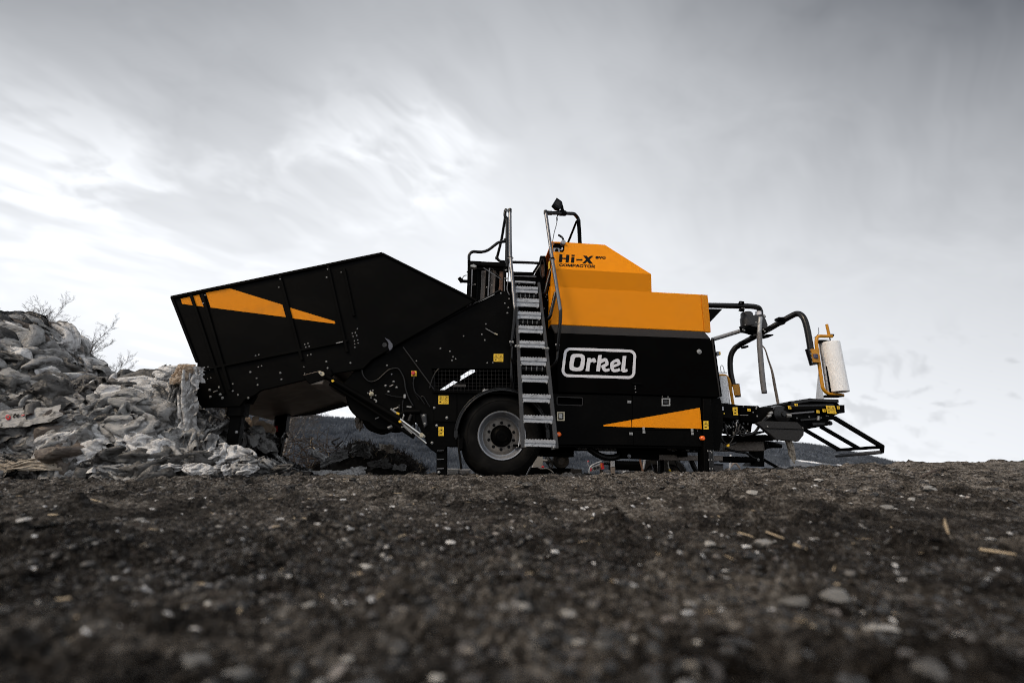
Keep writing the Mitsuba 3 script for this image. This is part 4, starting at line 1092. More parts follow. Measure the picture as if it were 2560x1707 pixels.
# handrails of the ladder: grey upper tubes, black lower bends
for pts, n_ in (([(1274.7, 527, .1), (1276, 643, .06), (1287.5, 771, -.13)], 'left'), ([(1364, 531, .02), (1380.5, 646, -.10), (1401, 776, -.20)], 'right')):
    q = [P(*p) for p in pts]
    k = put(C_, 'handrail', tube(q, .0255, 14, .15), RAILG, True, label=f'grey {n_} handrail beside the ladder')
    if n_ == 'left':
        put(k, 'lower_bend', tube([q[-1] + [0, 0, .02], P(1286, 792, -.13), P(1278.5, 866, -.1)], .024, 14, .1), BLACKG, True)
    else:
        put(k, 'lower_bend', tube([q[-1] + [0, 0, .02], P(1401, 800, -.20), P(1393.5, 875, -.13)], .024, 14, .1), BLACKG, True)
    for p in pts[1:2]:
        put(k, 'collar', lathe([(.027, -.012), (.033, -.012), (.033, .012), (.027, .012)], P(p[0] + .3, p[1] + 2, p[2]), (0, .3, 1), 16), BLACK, 40)
        for s in (-5, 6):
            put(k, 'screw', bolt_mesh(P(p[0] + s, p[1] + 2.5, p[2] - .01), .011), ZINC, 40)
    put(k, 'cap', lathe([(0, .03), (.026, .03), (.03, .022), (.03, -.03), (.026, -.03)], P(*pts[0]), (0, 0, 1), 16), BLACKG, 40)
put(C_, 'lower_rail', tube([P(1280, 862, -.06), P(1278.5, 950, -.04), P(1284, 978, 0)], .022, 12, .1), BLACKG, True)
put(C_, 'lower_rail', tube([P(1395, 870, -.1), P(1391, 905, -.1), P(1375, 921, -.04), P(1352, 921, .0)], .02, 12, .15), BLACKG, True)
put(C_, 'lower_rail', tube([P(1281, 866, -.1), P(1279, 905, -.1), P(1296, 916, -.0)], .018, 12, .12), BLACKG, True)
put(C_, 'grab_bar', tube([P(1389, 731, -.05), P(1374, 796, -.05), P(1356, 801, .05)], .026, 12, .12), BLACKG, True)
put(C_, 'grab_bar', tube([P(1378, 673, .1), P(1362, 734, .1), P(1347, 738, .15)], .024, 12, .1), BLACKG, True)
put(C_, 'slim_rod', tube([P(1273, 668, .1), P(1267.5, 726, .1), P(1274, 738, .1)], .009, 8, .05), GALVD, True)
put(C_, 'slim_rod', tube([P(1288, 820, -.1), P(1287, 845, -.1), P(1278, 852, -.1)], .009, 8, .05), BLACKG, True)
put(C_, 'slim_rod', rod(P(1261.3, 700, .08), P(1261, 765, .08), .007), GALVD)
bolts(D_, [(1262, 758), (1273, 747), (1271, 769), (1268.5, 782.5), (1262, 696), (1264, 675.5), (1267, 696), (1266, 675), (1252, 733)], .0, .016)
bolts(C_ + '__ladder_backing', [(1364, 742), (1367, 737), (1361, 771), (1369, 750), (1377, 822), (1380.5, 833), (1378, 838), (1381, 850), (1354, 757), (1304.5, 884.5), (1347, 887)], .2, .012)
# swing arm and sprocket behind the ladder head
put(C_, 'swing_arm', prism([(1334, 690), (1344, 672), (1352, 655), (1364, 650), (1369, 668), (1366, 700), (1358, 722), (1346, 722), (1338, 706)], .5, .7), BLACK)
put(C_, 'cable_loop', tube([P(1356 + 5.5 * math.cos(t), 671 + 23 * math.sin(t), .35) for t in np.linspace(0, 2 * np.pi, 26)], .008, 7), CHAMF, True)
put(C_, 'worn_plate', prism([(1353, 662), (1361, 655), (1363, 690), (1357, 694)], .44, .49), RUST)
put(C_, 'bracket', prism([(1351, 639), (1364, 639), (1366, 656), (1348, 657)], .4, .5), BLACK)
put(C_, 'bracket', prism([(1371.5, 655), (1376, 650), (1376.5, 672), (1371.5, 673)], .08, .1), YELLOW)
put(C_, 'brace', bar(P(1330, 688, .45), P(1351, 655, .45), .035, .03), BLACK)
put(C_, 'link_rod', rod(P(1339, 680, .4), P(1352, 660, .4), .008), ZINC)
put(C_, 'deck_beam', prism([(1283, 678.5), (1335, 680.5), (1335, 688), (1283, 687)], .6, .7), BLACK)

# ------------------------------------------------------------------ platform railings and charging box
R_ = put(C_, 'railing', tube([P(1263.5, 527, .3), P(1261.5, 540, .3), P(1268.5, 548, .3), P(1267, 668, .3)], .025, 12, .05), BLACKG, True, label='black platform railing left of the ladder')
put(R_, 'post', bar(P(1269, 545, .33), P(1267, 680, .33), .06, .05), BLACK)
put(R_, 'link', rod(P(1264, 527, .28), P(1275, 527.5, .12), .016), BLACKG)
put(R_, 'stay', tube([P(1263, 543, .35), P(1254, 600, .5), P(1242, 646, .6), P(1250, 654, .6), P(1352, 658, .6)], .022, 12, .12), BLACKG, True)
put(R_, 'hoop', tube([P(1264, 604, .3), P(1247, 605, .3), P(1214, 631, .3), P(1180, 629, .3), P(1172.5, 637, .3), P(1172.5, 652, .3)], .022, 12, .16), BLACKG, True)
for x, y in ((1242, 645), (1263, 600), (1265, 526)):
    put(R_, 'ball_end', lathe([(0, -.03), (.024, -.02), (.03, 0), (.024, .02), (0, .03)], P(x, y, .3 if x > 1250 else .6), (0, 0, 1), 14), BLACKG, 40)
X_ = put(C_, 'side_shield', prism([(1169, 651), (1265, 656.5), (1265, 667), (1169, 662)], .28, .36), BLACK, label='open black steel frame with upright dark slats above the hopper')
put(X_, 'post', prism([(1169, 662), (1178.5, 662), (1177, 745), (1167, 740)], .28, .36), BLACK)
put(X_, 'post', prism([(1259, 667), (1266, 667), (1266, 728), (1259, 730)], .28, .36), BLACK)
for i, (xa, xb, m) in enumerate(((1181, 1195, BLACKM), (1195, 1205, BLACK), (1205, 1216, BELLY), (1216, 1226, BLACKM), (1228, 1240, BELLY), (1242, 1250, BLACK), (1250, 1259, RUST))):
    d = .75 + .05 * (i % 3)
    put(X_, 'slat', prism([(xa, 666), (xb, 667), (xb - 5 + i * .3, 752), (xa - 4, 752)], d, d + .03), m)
for x in (1181, 1224):
    put(X_, 'bright_strip', bar(P(x, 670, .7), P(x - 4, 745, .7), .02, .01), GALVD)
put(X_, 'upper_panel', prism([(1178, 664), (1259, 667), (1259, 676), (1178, 674)], .72, .75), BLACK)
put(X_, 'strut', bar(P(1206, 668, .66), P(1254, 699, .66), .012, .012), GALVD)
put(X_, 'strut', bar(P(1226, 667, .66), P(1256, 700, .66), .012, .012), CHAMF)
bolts(X_, [(1188, 711.5), (1229.5, 713.5), (1217, 718), (1253, 733)], .7, .014)
put(X_, 'pin', rod(P(1173, 711, .26), P(1186, 712, .6), .006), GALVD)
put(X_, 'far_wall', prism([(1172, 660), (1262, 664), (1262, 740), (1172, 760)], 1.6, 1.65), BLACKM)
# lamps on brackets
k = put(C_, 'work_lamp', slab([(1176, 668.5), (1184, 666), (1192, 671), (1186, 674.5), (1176, 672)], VP(.2), 0, .08), ZINC, label='small pale lamp on the slatted frame')
put(k, 'arm', rod(P(1167, 681, .22), P(1178, 670, .22), .007), BLACK)
k = put(C_, 'camera_arm', tube([P(1169, 703.5, .3), P(1153, 703, .3)], .024, 12), BLACK, 40, label='short black arm with a small camera at its end')
put(k, 'head', [rod(P(1148, 695, .3), P(1155, 705, .3), .028, 10), rod(P(1155, 697, .3), P(1151, 703, .3), .022, 10)], BLACK, 40)
put(k, 'wire', tube(spline([P(1156, 696, .3), P(1160, 690, .3), P(1167, 688, .3)], 5), .006, 6), HOSE, True)
# loop over the hood with a work lamp
Q_ = put(C_, 'railing', tube([P(1364.5, 533, .02), P(1400, 533, .22), P(1436, 534.5, .45), P(1445.5, 546, .5), P(1447, 556, .5)], .028, 12, .12), BLACKG, True, label='black rail loop over the orange hood')
put(Q_, 'post', bar(P(1446.5, 551, .5), P(1450, 612, .5), .055, .05), BLACK)
put(Q_, 'stay', bar(P(1442, 552, .5), P(1418, 612, .8), .035, .03), BLACK)
put(Q_, 'sleeve', rod(P(1366, 532.5, .03), P(1378, 533, .1), .034, 14), BLACKG, 40)
put(Q_, 'clamp', rod(P(1400, 533, .24), P(1412, 533.3, .3), .045, 14), BLACK, 40)
k = put(C_, 'work_lamp', slab([(1380.5, 513), (1389.5, 498), (1402, 507), (1404, 513), (1398, 526), (1389, 522)], Plane(P(1390, 515, .2), P(1400, 515, .24), P(1390, 500, .26)), -.03, .03), BLACKG, label='black work lamp tilted on top of the rail loop')
put(k, 'bracket', bar(P(1402, 511, .24), P(1407, 529, .26), .05, .03), BLACK)
put(k, 'lens', slab([(1385, 513), (1390, 504), (1398, 510), (1395, 520), (1390, 518)], Plane(P(1390, 515, .2), P(1400, 515, .24), P(1390, 500, .26)), .03, .036), CHAMF)
put(k, 'cable', tube(spline([P(x, y, .2) for x, y in ((1396, 524), (1397, 535), (1391, 545), (1392, 557), (1386, 580), (1381, 606))], 6), .006, 6), HOSE, True)
put(k, 'cable', tube(spline([P(x, y, .2) for x, y in ((1397, 528), (1393, 540), (1394, 552))], 6), .006, 6), HOSE, True)

# ------------------------------------------------------------------ wrapping unit at the rear
A_ = put(C_, 'wrapping_arm', tube([P(1770, 763.5, .45), P(1880, 765.5, .55), P(1901, 770, .6), P(1901, 800, .6)], .043, 16, .16), BLACKG, True, label='black overhead tube carrying the film wrapping arm')
put(A_, 'gusset', prism([(1770, 771), (1807, 772), (1777, 804), (1773, 804)], .43, .47), BLACK)
put(A_, 'collar', rod(P(1896, 780, .6), P(1896, 797, .6), .05, 16), WHITEL, 40)
for x, y in ((1852, 757), (1853, 774)):
    put(A_, 'hose_clip', [rod(P(x - 3, y, .48), P(x + 6, y + 1, .48), .03, 10), bar(P(x - 6, y + 2, .47), P(x + 2, y + 3, .47), .012, .03)], BLACK, 40)
bolts(A_, [(1855, 770), (1860.5, 771), (1852.5, 757)], .42, .013)
put(A_, 'stay_tube', rod(P(1780, 849, 1.0), P(1855, 826, .9), .034, 14), GALV, 40, label='galvanised stay tube behind the body')
g = put(A_, 'gearbox', lathe([(0, .22), (.078, .22), (.09, .205), (.096, .13), (.108, .12), (.112, -.01), (.1, -.03), (0, -.03)], P(1870, 814, .6), (0, 0, 1), 28), DKGREY, 35, label='grey plastic gear motor cover')
put(g, 'cover', prism([(1878, 793), (1886, 787), (1908, 785), (1916, 800), (1920, 812), (1918, 822), (1880, 816)], .5, .72), DKGREY)
put(g, 'base', [rod(P(1856, 822, .6), P(1900, 826, .6), .07, 12), rod(P(1860, 826, .6), P(1882, 833, .6), .04, 10)], BLACK, 40)
bolts(g, [(1863, 812), (1857, 824), (1861, 826), (1908, 824), (1912, 828), (1890, 806)], .4, .016)
put(g, 'clamp', [rod(P(1850, 816, .5), P(1856, 828, .5), .02, 8), rod(P(1914, 829, .5), P(1924, 818, .5), .03, 8)], BLACK, 40)
ap = [(2027.5, 878, .35), (2019, 828, .38), (2010, 797, .42), (1996, 784.5, .5), (1976, 791, .6), (1921, 823, .85), (1851, 861, 1.2), (1834, 875, 1.28), (1826, 896, 1.32), (1826.5, 930, 1.34), (1834, 966, 1.34)]
S_ = put(A_, 'rotor', tube(spline([P(*p) for p in ap], 7), .046, 16), BLACKG, True, label='black bent rotating tube holding both film carriers')
for x, y, v in ((1948, 804, .7), (1857, 862, 1.18), (1903, 836, .9)):
    put(S_, 'clamp', bar(P(x - 6, y - 6, v - .06), P(x + 8, y - 6, v - .06), .04, .12), BLACK)
    put(S_, 'clamp', bar(P(x, y + 6, v - .06), P(x + 10, y + 5, v - .06), .03, .1), BLACK)
put(S_, 'catch', tube([P(1905, 843, .8), P(1918, 840, .8), P(1933, 837, .8)], [.03, .03, .008], 8), BLACK, True)
put(S_, 'catch', tube([P(1875, 841, .8), P(1884, 842, .8)], .018, 8), BLACK, True)
put(A_, 'knife_arm', tube([P(1911, 790, .55), P(1903, 795, .55)], .03, 10), ZINC, True)
put(A_, 'film_knife_arm', tube(spline([P(x, y, .5) for x, y in ((1901, 793), (1899, 812), (1898, 835))], 5), .034, 14), GALV, True)
put(A_, 'film_knife_arm', tube(spline([P(x, y, .5) for x, y in ((1898.5, 832), (1899, 860), (1902, 900), (1906, 945), (1911, 983))], 6), [.037, .04, .04, .04, .038], 14), mat('m_grey_foam', pr((.12, .12, .128), .5)), True, label='hanging grey padded tube')
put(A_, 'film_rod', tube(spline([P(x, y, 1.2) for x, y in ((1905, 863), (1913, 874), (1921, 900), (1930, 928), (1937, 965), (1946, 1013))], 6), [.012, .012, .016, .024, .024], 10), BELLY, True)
# near film carrier
Z_ = put(C_, 'film_carrier', tube([P(2080, 840.5, .3), P(2043, 840, .3), P(2040, 855, .3), P(2057, 972, .3), P(2070, 985, .3), P(2108, 988, .3)], .025, 12, .12), MUSTARD, True, label='orange bent frame of the right-hand film carrier')
put(Z_, 'hub', rod(P(2022, 872, .33), P(2034, 912, .33), .055, 18), BLACKG, 40)
put(Z_, 'plate', slab([(2022.5, 874), (2042, 874), (2045, 907), (2028, 907)], VP(.3), .03, .05), MUSTARD)
put(Z_, 'spring', rod(P(2037, 886, .26), P(2038, 896, .26), .04, 12), mat('m_dark_blue', pr((.03, .035, .09), .5)), 40)
bolts(Z_, [(2025, 874.5), (2027.5, 884.5), (2029.5, 894.5), (2031, 905.5)], .24, .013)
put(Z_, 'pin', rod(P(2066.5, 811, .3), P(2073, 839, .3), .021, 12), MUSTARD, 40)
put(Z_, 'pin_cap', lathe([(0, -.05), (.02, -.05), (.02, .02), (0, .02)], P(2080, 838, .3), (1, 0, 0), 12), BLACK, 40)
put(Z_, 'spindle', rod(P(2074, 842, .3), P(2076, 853, .3), .009), BLACK)
put(Z_, 'top_plate', slab([(2045, 850), (2062, 850), (2074, 852), (2058, 856), (2046, 858)], VP(.3), -.05, .02), BLACK)
put(Z_, 'foot_plate', slab([(2065, 987), (2108, 989), (2100, 993), (2065, 993)], VP(.3), -.05, .03), BLACK)
put(Z_, 'roller', rod(P(2053, 859, .33), P(2072, 982, .33), .034, 16), GALV, 40)
put(Z_, 'roller', rod(P(2059, 862, .36), P(2078, 982, .36), .022, 14), FILMW, 40)
put(Z_, 'rubber_edge', bar(P(2066.5, 915, .29), P(2076, 981, .29), .02, .02), BLACK)
put(Z_, 'wire', tube(spline([P(x, y, .3) for x, y in ((2046, 819), (2047, 829), (2046, 834), (2041, 840), (2034, 845))], 5), .004, 6), BLACK, True)


def film_roll(a, b, r, label, name='film_roll', mats=FILMW):
    t = b - a; n = np.linalg.norm(t)
    k = put('', name, lathe([(.04, 0), (r - .006, 0), (r, .006), (r, n - .006), (r - .006, n), (.04, n)], a, t, 48), mats, 35)
    tag(k, label, 'film roll', group=None)
    put(k, 'core', lathe([(.03, -.01), (.042, -.01), (.042, n + .01), (.03, n + .01), (.03, -.01)], a, t, 24), BELLY, 35)
    return k


fr = film_roll(P(2099, 980, .28), P(2075.5, 856, .28), .128, 'large white roll of stretch film in the right-hand orange carrier')
q = [P(2046, 925, .42), P(2053, 955, .42), P(2061, 1003, .9), P(2038.5, 1003, .9)]
qq = np.array(q)
put(fr, 'film_tail', (qq, np.array([[0, 1, 2], [0, 2, 3]])), FILMT, label='film stretched down from the roll to the table')
# far film carrier
Z2 = put(C_, 'film_carrier', tube([P(1790, 938, 1.3), P(1814, 938, 1.3), P(1823, 950, 1.3), P(1833, 1014, 1.3)], .025, 12, .1), MUSTARD, True, label='orange frame of the left-hand film carrier by the body')
put(Z2, 'plate', slab([(1828, 962), (1844, 962), (1847, 989), (1833, 989)], VP(1.3), .03, .05), MUSTARD)
put(Z2, 'hub', rod(P(1841, 960, 1.33), P(1845, 992, 1.33), .05, 16), BLACKG, 40)
put(Z2, 'wire', tube(spline([P(x, y, 1.3) for x, y in ((1803, 930), (1801, 918), (1805, 913), (1809, 920), (1811, 932))], 5), .005, 6), BLACK, True)
put(Z2, 'top_bar', rod(P(1793, 931, 1.3), P(1817, 931.5, 1.3), .007), BLACK)
put(Z2, 'roller', rod(P(1812, 943, 1.3), P(1821, 1010, 1.3), .03, 14), GALV, 40)
film_roll(P(1809, 1010, 1.36), P(1802, 942, 1.36), .105, 'smaller roll of stretch film in the left-hand orange carrier behind the body')
k = put(C_, 'emergency_stop', slab([(1787, 881), (1794, 881), (1794, 890), (1788, 891)], VP(.3), 0, .06), GALVD, label='small yellow emergency stop box on the rear end')
put(k, 'box', slab([(1792, 881.5), (1796, 881.5), (1797, 888), (1793, 890)], VP(.3), .01, .06), YELLOW)
put(k, 'button', rod(P(1796, 885, .27), P(1800, 886, .27), .014), DKGREY, 40)

# ------------------------------------------------------------------ rear table
T_ = put(C_, 'wrapping_table', prism([(1803, 1010), (1826, 1009), (1850, 1013), (1896, 1014), (1900, 1018), (1935, 1018), (1975, 1014), (1975, 1050), (1950, 1058), (1890, 1058), (1803, 1046)], .12, .2), BLACK, label='black wrapping table with belts and rollers at the rear')
put(T_, 'side_box', prism([(1804, 1013), (1847, 1013), (1847, 1048), (1804, 1044)], .06, .14), BLACK)
put(T_, 'side_box', prism([(1852, 1014), (1893, 1016), (1893, 1056), (1852, 1052)], .09, .16), BLACKM)
put(T_, 'far_frame', prism([(1803, 1010), (1975, 1014), (1975, 1050), (1803, 1046)], .12, .2).apply_translation([0, 1.4, 0]), BLACK)
put(T_, 'bed', prism([(1810, 1024), (1990, 1020), (2075, 1010), (2075, 1024), (1990, 1036), (1810, 1036)], .25, 1.4), BLACKM)
put(T_, 'motor', lathe([(0, -.07), (.03, -.07), (.034, -.05), (.075, -.045), (.12, -.03), (.13, 0), (.13, .12), (0, .12)], P(1952, 1036, .1), (0, 1, 0), 32), BLACKG, 35)
put(T_, 'shaft', rod(P(1965, 1039, .06), P(1976, 1038.5, .06), .03, 14), ZINC, 40)
put(T_, 'end_unit', prism([(1970, 1008), (1979, 1002), (2000, 1000), (2085, 1002), (2098, 1009), (2101, 1032), (2088, 1038), (2084, 1048), (1992, 1052), (1970, 1040)], .1, .8), BLACK)
put(T_, 'deck', [bar(P(1974, 1008, .06), P(2024, 1000, .06), .05, .07), bar(P(2024, 1000.5, .06), P(2092, 1003, .06), .045, .07), bar(P(1990, 1007, .06), P(2026, 1001, .06), .03, .04)], BLACKG)
put(T_, 'roller', rod(P(1972, 1017, .05), P(2080, 1014, .05), .035, 14), BLACKG, 40)
put(T_, 'roller', rod(P(1978, 1034, .05), P(2034, 1029, .05), .014, 12), GALVD, 40)
put(T_, 'roller', rod(P(1974, 1024, .05), P(2060, 1020, .05), .03, 12), BLACK, 40)
put(T_, 'end_plate', slab([(2058, 1012), (2100, 1014), (2101, 1033), (2070, 1037), (2056, 1030)], VP(.1), .0, .08), BLACK)
put(T_, 'lower_arm', prism([(1975, 1046), (2066, 1044), (2078, 1053), (2077, 1062), (2020, 1072), (2008, 1078), (1940, 1066)], .14, .3), BLACK)
put(T_, 'linkage', [bar(P(2000, 1050, .1), P(2050, 1046, .1), .03, .03), bar(P(2030, 1060, .1), P(2072, 1058, .1), .04, .03), rod(P(2072, 1058, .06), P(2077, 1057, .06), .03, 12)], BLACKG)
put(T_, 'chute', prism([(1893, 1058), (1905, 1052), (1994, 1055), (2011, 1072), (2010, 1087), (1997, 1103), (1941, 1099), (1924, 1084)], .0, .06), CHAMF, label='dark grey folded chute plate under the table')
put(T_, 'chute_fold', bar(P(1914, 1070, -.005), P(2008, 1073, -.005), .008, .01), BLACK)
put(T_, 'chute_brace', bar(P(1913, 1071, .05), P(1945, 1100, .05), .03, .03), BLACK)
put(T_, 'lower_beam', prism([(1810, 1088), (1915, 1086), (1935, 1090), (1955, 1099), (1916, 1102), (1810, 1104)], .5, .8), BLACK)
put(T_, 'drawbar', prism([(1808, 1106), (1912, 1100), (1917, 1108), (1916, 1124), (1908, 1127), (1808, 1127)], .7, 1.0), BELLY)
put(T_, 'drawbar', prism([(1912, 1104), (1920, 1106), (1924, 1120), (1914, 1124)], .68, 1.02), BLACK)
put(T_, 'tow_pin', tube([P(1912, 1112, .85), P(1930, 1112, .85), P(1952, 1114.5, .85)], [.06, .05, .035], 14), BLACK, True)
j = put(T_, 'jack', prism([(1886, 1124), (1911, 1124), (1910, 1160), (1889, 1160)], .75, .9), BLACK, label='parking jack under the drawbar')
put(j, 'foot', prism([(1878, 1165), (1890, 1153), (1911, 1153), (1912, 1166)], .7, .95), BLACK)
put(j, 'bolt', bolt_mesh(P(1896, 1149, .75), .022), ZINC, 40)
put(T_, 'lower_bar', rod(P(1800, 1148, .8), P(1888, 1149, .8), .045, 12), BLACK, 40)
put(T_, 'diagonal_stay', bar(P(1908, 1148, .9), P(1950, 1172, .9), .04, .04), BLACK)
put(T_, 'cable', tube(spline([P(x, y, .6) for x, y in ((1812, 1120), (1840, 1128), (1865, 1132), (1880, 1142), (1890, 1146))], 6), .018, 8), HOSE, True)
put(T_, 'pale_plate', prism([(1884, 1084), (1912, 1076), (1912, 1081), (1888, 1087)], .6, .9), GALVD)
for pts, r in (([(1930, 1032), (1914, 1044), (1902, 1058), (1893, 1072), (1884, 1082), (1868, 1087), (1850, 1083)], .017), ([(1926, 1040), (1912, 1050), (1900, 1064), (1890, 1078), (1872, 1086)], .014), ([(1842, 1066), (1836, 1084), (1830, 1100), (1822, 1110)], .01), ([(1812, 1060), (1818, 1085), (1830, 1092), (1850, 1075)], .014), ([(1800, 1080), (1806, 1100), (1822, 1112), (1840, 1106)], .014), ([(1850, 1060), (1846, 1080), (1856, 1090), (1875, 1080)], .013)):
    put(T_, 'hose', tube(spline([P(x, y, .08) for x, y in pts], 5), r, 8), HOSE, True)
for a, b in (((1922, 1035), (1930, 1031)), ((1918, 1042), (1926, 1038))):
    put(T_, 'hose_end', rod(P(*a, .06), P(*b, .06), .022, 10), ZINC, 40)
# valve block with many fittings
vb = put(T_, 'valve_block', prism([(1806, 1046), (1882, 1054), (1878, 1080), (1850, 1086), (1810, 1078)], .2, .4), BLACK, label='cluster of hydraulic valves and hose fittings')
for i in range(34):
    x, y = rng.uniform(1800, 1876), rng.uniform(1050, 1082)
    put(vb, 'fitting', rod(P(x, y, .17), P(x + rng.uniform(-2, 3), y + rng.uniform(2, 9), .17), rng.uniform(.006, .016), 8), [ZINC, BLACK, GALVD, CHAMF, BLACKG][i % 5], 40)
for x, y in ((1814, 1062), (1818.5, 1065), (1822.5, 1063), (1826, 1066), (1815, 1068), (1833, 1064), (1841, 1068), (1856, 1066), (1868, 1052), (1868, 1075), (1871, 1082)):
    put(vb, 'fitting', rod(P(x, y, .15), P(x + .6, y + 3.5, .15), .011, 8), ZINC, 40)
put(vb, 'bracket', [tube([P(1796, 1050, .1), P(1806, 1051, .1)], .012, 6), tube([P(1797, 1075, .1), P(1808, 1076, .1), P(1809, 1072, .1)], .01, 6), tube([P(1839, 1050, .1), P(1845, 1050, .1), P(1841, 1056, .1), P(1842, 1072, .1)], .009, 6)], ZINC, True)
put(vb, 'handle', rod(P(1850, 1037.5, .05), P(1870, 1038, .05), .006), ZINC)
put(vb, 'controller', prism([(1798, 1053), (1808, 1054), (1809, 1072), (1799, 1071)], .05, .12), BLACKG)
bolts(T_, [(1891.5, 1017.5), (1890.5, 1021.5), (1883, 1030.5), (1858.5, 1016), (1893, 1040), (1956, 1018), (2023, 1042), (1992, 1045), (2053, 1044), (2066, 1039), (2070, 1039.5), (2071.5, 1052), (2071, 1056.5), (1965, 1031), (1980, 1024)], .09, .0135)
bolts(T_, [(1919, 1066.5), (2007, 1069.5)], -.003, .014)
put(T_, 'bracket', rod(P(2046, 1040, .08), P(2045, 1050, .08), .018, 8), ZINC, 40)
put(T_, 'name_plate', slab([(1803.5, 1016), (1808, 1016), (1809, 1026), (1804, 1026)], VP(.06), .0, .003), WHITEL)
put(T_, 'hose_tag', slab([(1815, 1114), (1821, 1110), (1822, 1114), (1818, 1117)], VP(.06), .0, .02), YELLOW)
for x, y, w, h in ((1969.5, 1014.5, 8, 7.5), (1986, 1008.5, 8, 6), (1868, 1021, 8, 6.5), (2040.5, 1025, 7.5, 7), (2056, 1022, 8, 7.5), (2092, 1015, 6.5, 7.5)):
    k = put(T_, 'warning_label', slab([(x, y), (x + w, y + .5), (x + w + .8, y + h + .5), (x + .8, y + h)], VP(.02), .0, .003), YELLOW)
    put(k, 'print', slab(Point(x + w / 2 + .4, y + h / 2 + .2).buffer(1.3), VP(.02), .003, .004), PRINT)
put(T_, 'tag_plate', slab([(1809, 1031.5), (1811.5, 1031), (1812, 1035), (1809, 1035)], VP(.05), .0, .004), YELLOW)
warning([(1831, 1018), (1843, 1018), (1845, 1037.5), (1833, 1037.5)], VP(.05), 't')
warning([(2064, 1013.5), (2086, 1014), (2091, 1034), (2068, 1033.5)], VP(.0), 'tt')
# tilting bale ramp: bars run back and down from the table
FR = put(C_, 'bale_ramp', bar(P(2085, 1044, .12), P(2205, 1116, -.02), .055, .055), BLACK, label='black three-bar tilting ramp at the tail of the table')
put(FR, 'bar', bar(P(2052, 1066, .4), P(2147, 1121, .36), .05, .05), BLACK)
put(FR, 'bar', bar(P(2010, 1073, .62), P(2096, 1123, .68), .05, .05), BLACK)
e1, e2 = P(2205, 1117, -.02), P(2093, 1124.5, .68)
put(FR, 'cross_bar', bar(e1, e2, .06, .04, (0, 0, 1)), BLACK)
put(FR, 'end_plate', bar(P(2206, 1113, -.03), P(2204, 1132, -.03), .06, .02, (1, 0, 0)), BLACK)
put(FR, 'roller', rod(P(2203, 1130, -.02), P(2090, 1139, .68), .026, 14), RAILG, 40)
# ================================================================== the heap of used plastic film
HP_PX = [(-420, 735), (-150, 785), (0, 806), (60, 820), (100, 830), (128, 862), (142, 905), (200, 948), (280, 990), (330, 986), (390, 984), (440, 975), (490, 985), (540, 1060), (600, 1105), (690, 1150), (770, 1176)]
_r = np.array([P(x, y, 1.0) for x, y in HP_PX])
GW = lambda u, v: W2M(np.stack([M2W(np.stack([u, v, 0 * u], -1))[..., 0], M2W(np.stack([u, v, 0 * u], -1))[..., 1], ground_z(M2W(np.stack([u, v, 0 * u], -1))[..., 0], M2W(np.stack([u, v, 0 * u], -1))[..., 1], False)], -1))[..., 2]


def heap(u, s):
    """The heap's surface: s runs from the near foot (0) over the crest (1) to the back (1.7)."""
    u, s = np.asarray(u, float), np.asarray(s, float)
    top = np.interp(u, _r[:, 0], _r[:, 2])
    q = np.stack([u, s * 1.4, 0 * u], -1)
    lob = meshkit.fbm(q * 1.1 + 3, 3, 14) - .5
    a = np.clip(s, 0, 1.7) * np.pi / 2
    v = -.62 + np.clip((u + 5.5) * -.05, -.1, .3) + (1 - np.cos(a)) * 1.65 + lob * .5 * np.sin(np.minimum(a, np.pi / 2) + .5)
    g = np.interp(u, [-12, -6, -2], [-.13, -.10, -.03])
    w = g - .06 + (top - g + .06) * np.clip(np.sin(a), 0, 1) ** .85 + lob * .22 * np.sin(a)
    return np.stack([u, v, w], -1)


def heap_normal(u, s):
    e = .02
    a, b = heap(u + e, s) - heap(u - e, s), heap(u, s + e) - heap(u, s - e)
    n = np.cross(a, b)
    n /= np.linalg.norm(n, axis=-1, keepdims=True) + 1e-9
    return np.where((n[..., 1:2] - n[..., 2:3]) > 0, -n, n)


def folds(x, y, seed, long=.35):
    """Relief of crumpled film: bent long folds with sharp crests and small creases across them."""
    g = np.random.default_rng(seed)
    p = np.stack([x, y, 0 * x], -1)
    z = 0
    wx = meshkit.fbm(p * 1.6 + g.uniform(0, 50), 3, seed) - .5
    wy = meshkit.fbm(p * 1.6 + g.uniform(0, 50), 3, seed + 1) - .5
    for f, amp in ((2.2, 1.0), (4.6, .62), (9.0, .30), (17, .13)):
        a = g.normal(0, .45) + (0 if f < 5 else g.normal(0, .7))
        t = (x * math.sin(a) * long + y * math.cos(a)) * f + (wx * math.cos(a) + wy) * 2.6 * f ** .55 + g.uniform(0, 9)
        k = np.abs(2 * (t - np.floor(t + .5)))                         # triangle wave: sharp crests
        z = z + amp * (k ** 1.25 - .5) * (.45 + 1.1 * meshkit.fbm(p * f * .5 + 31, 2, seed + 3))
    return z * .5


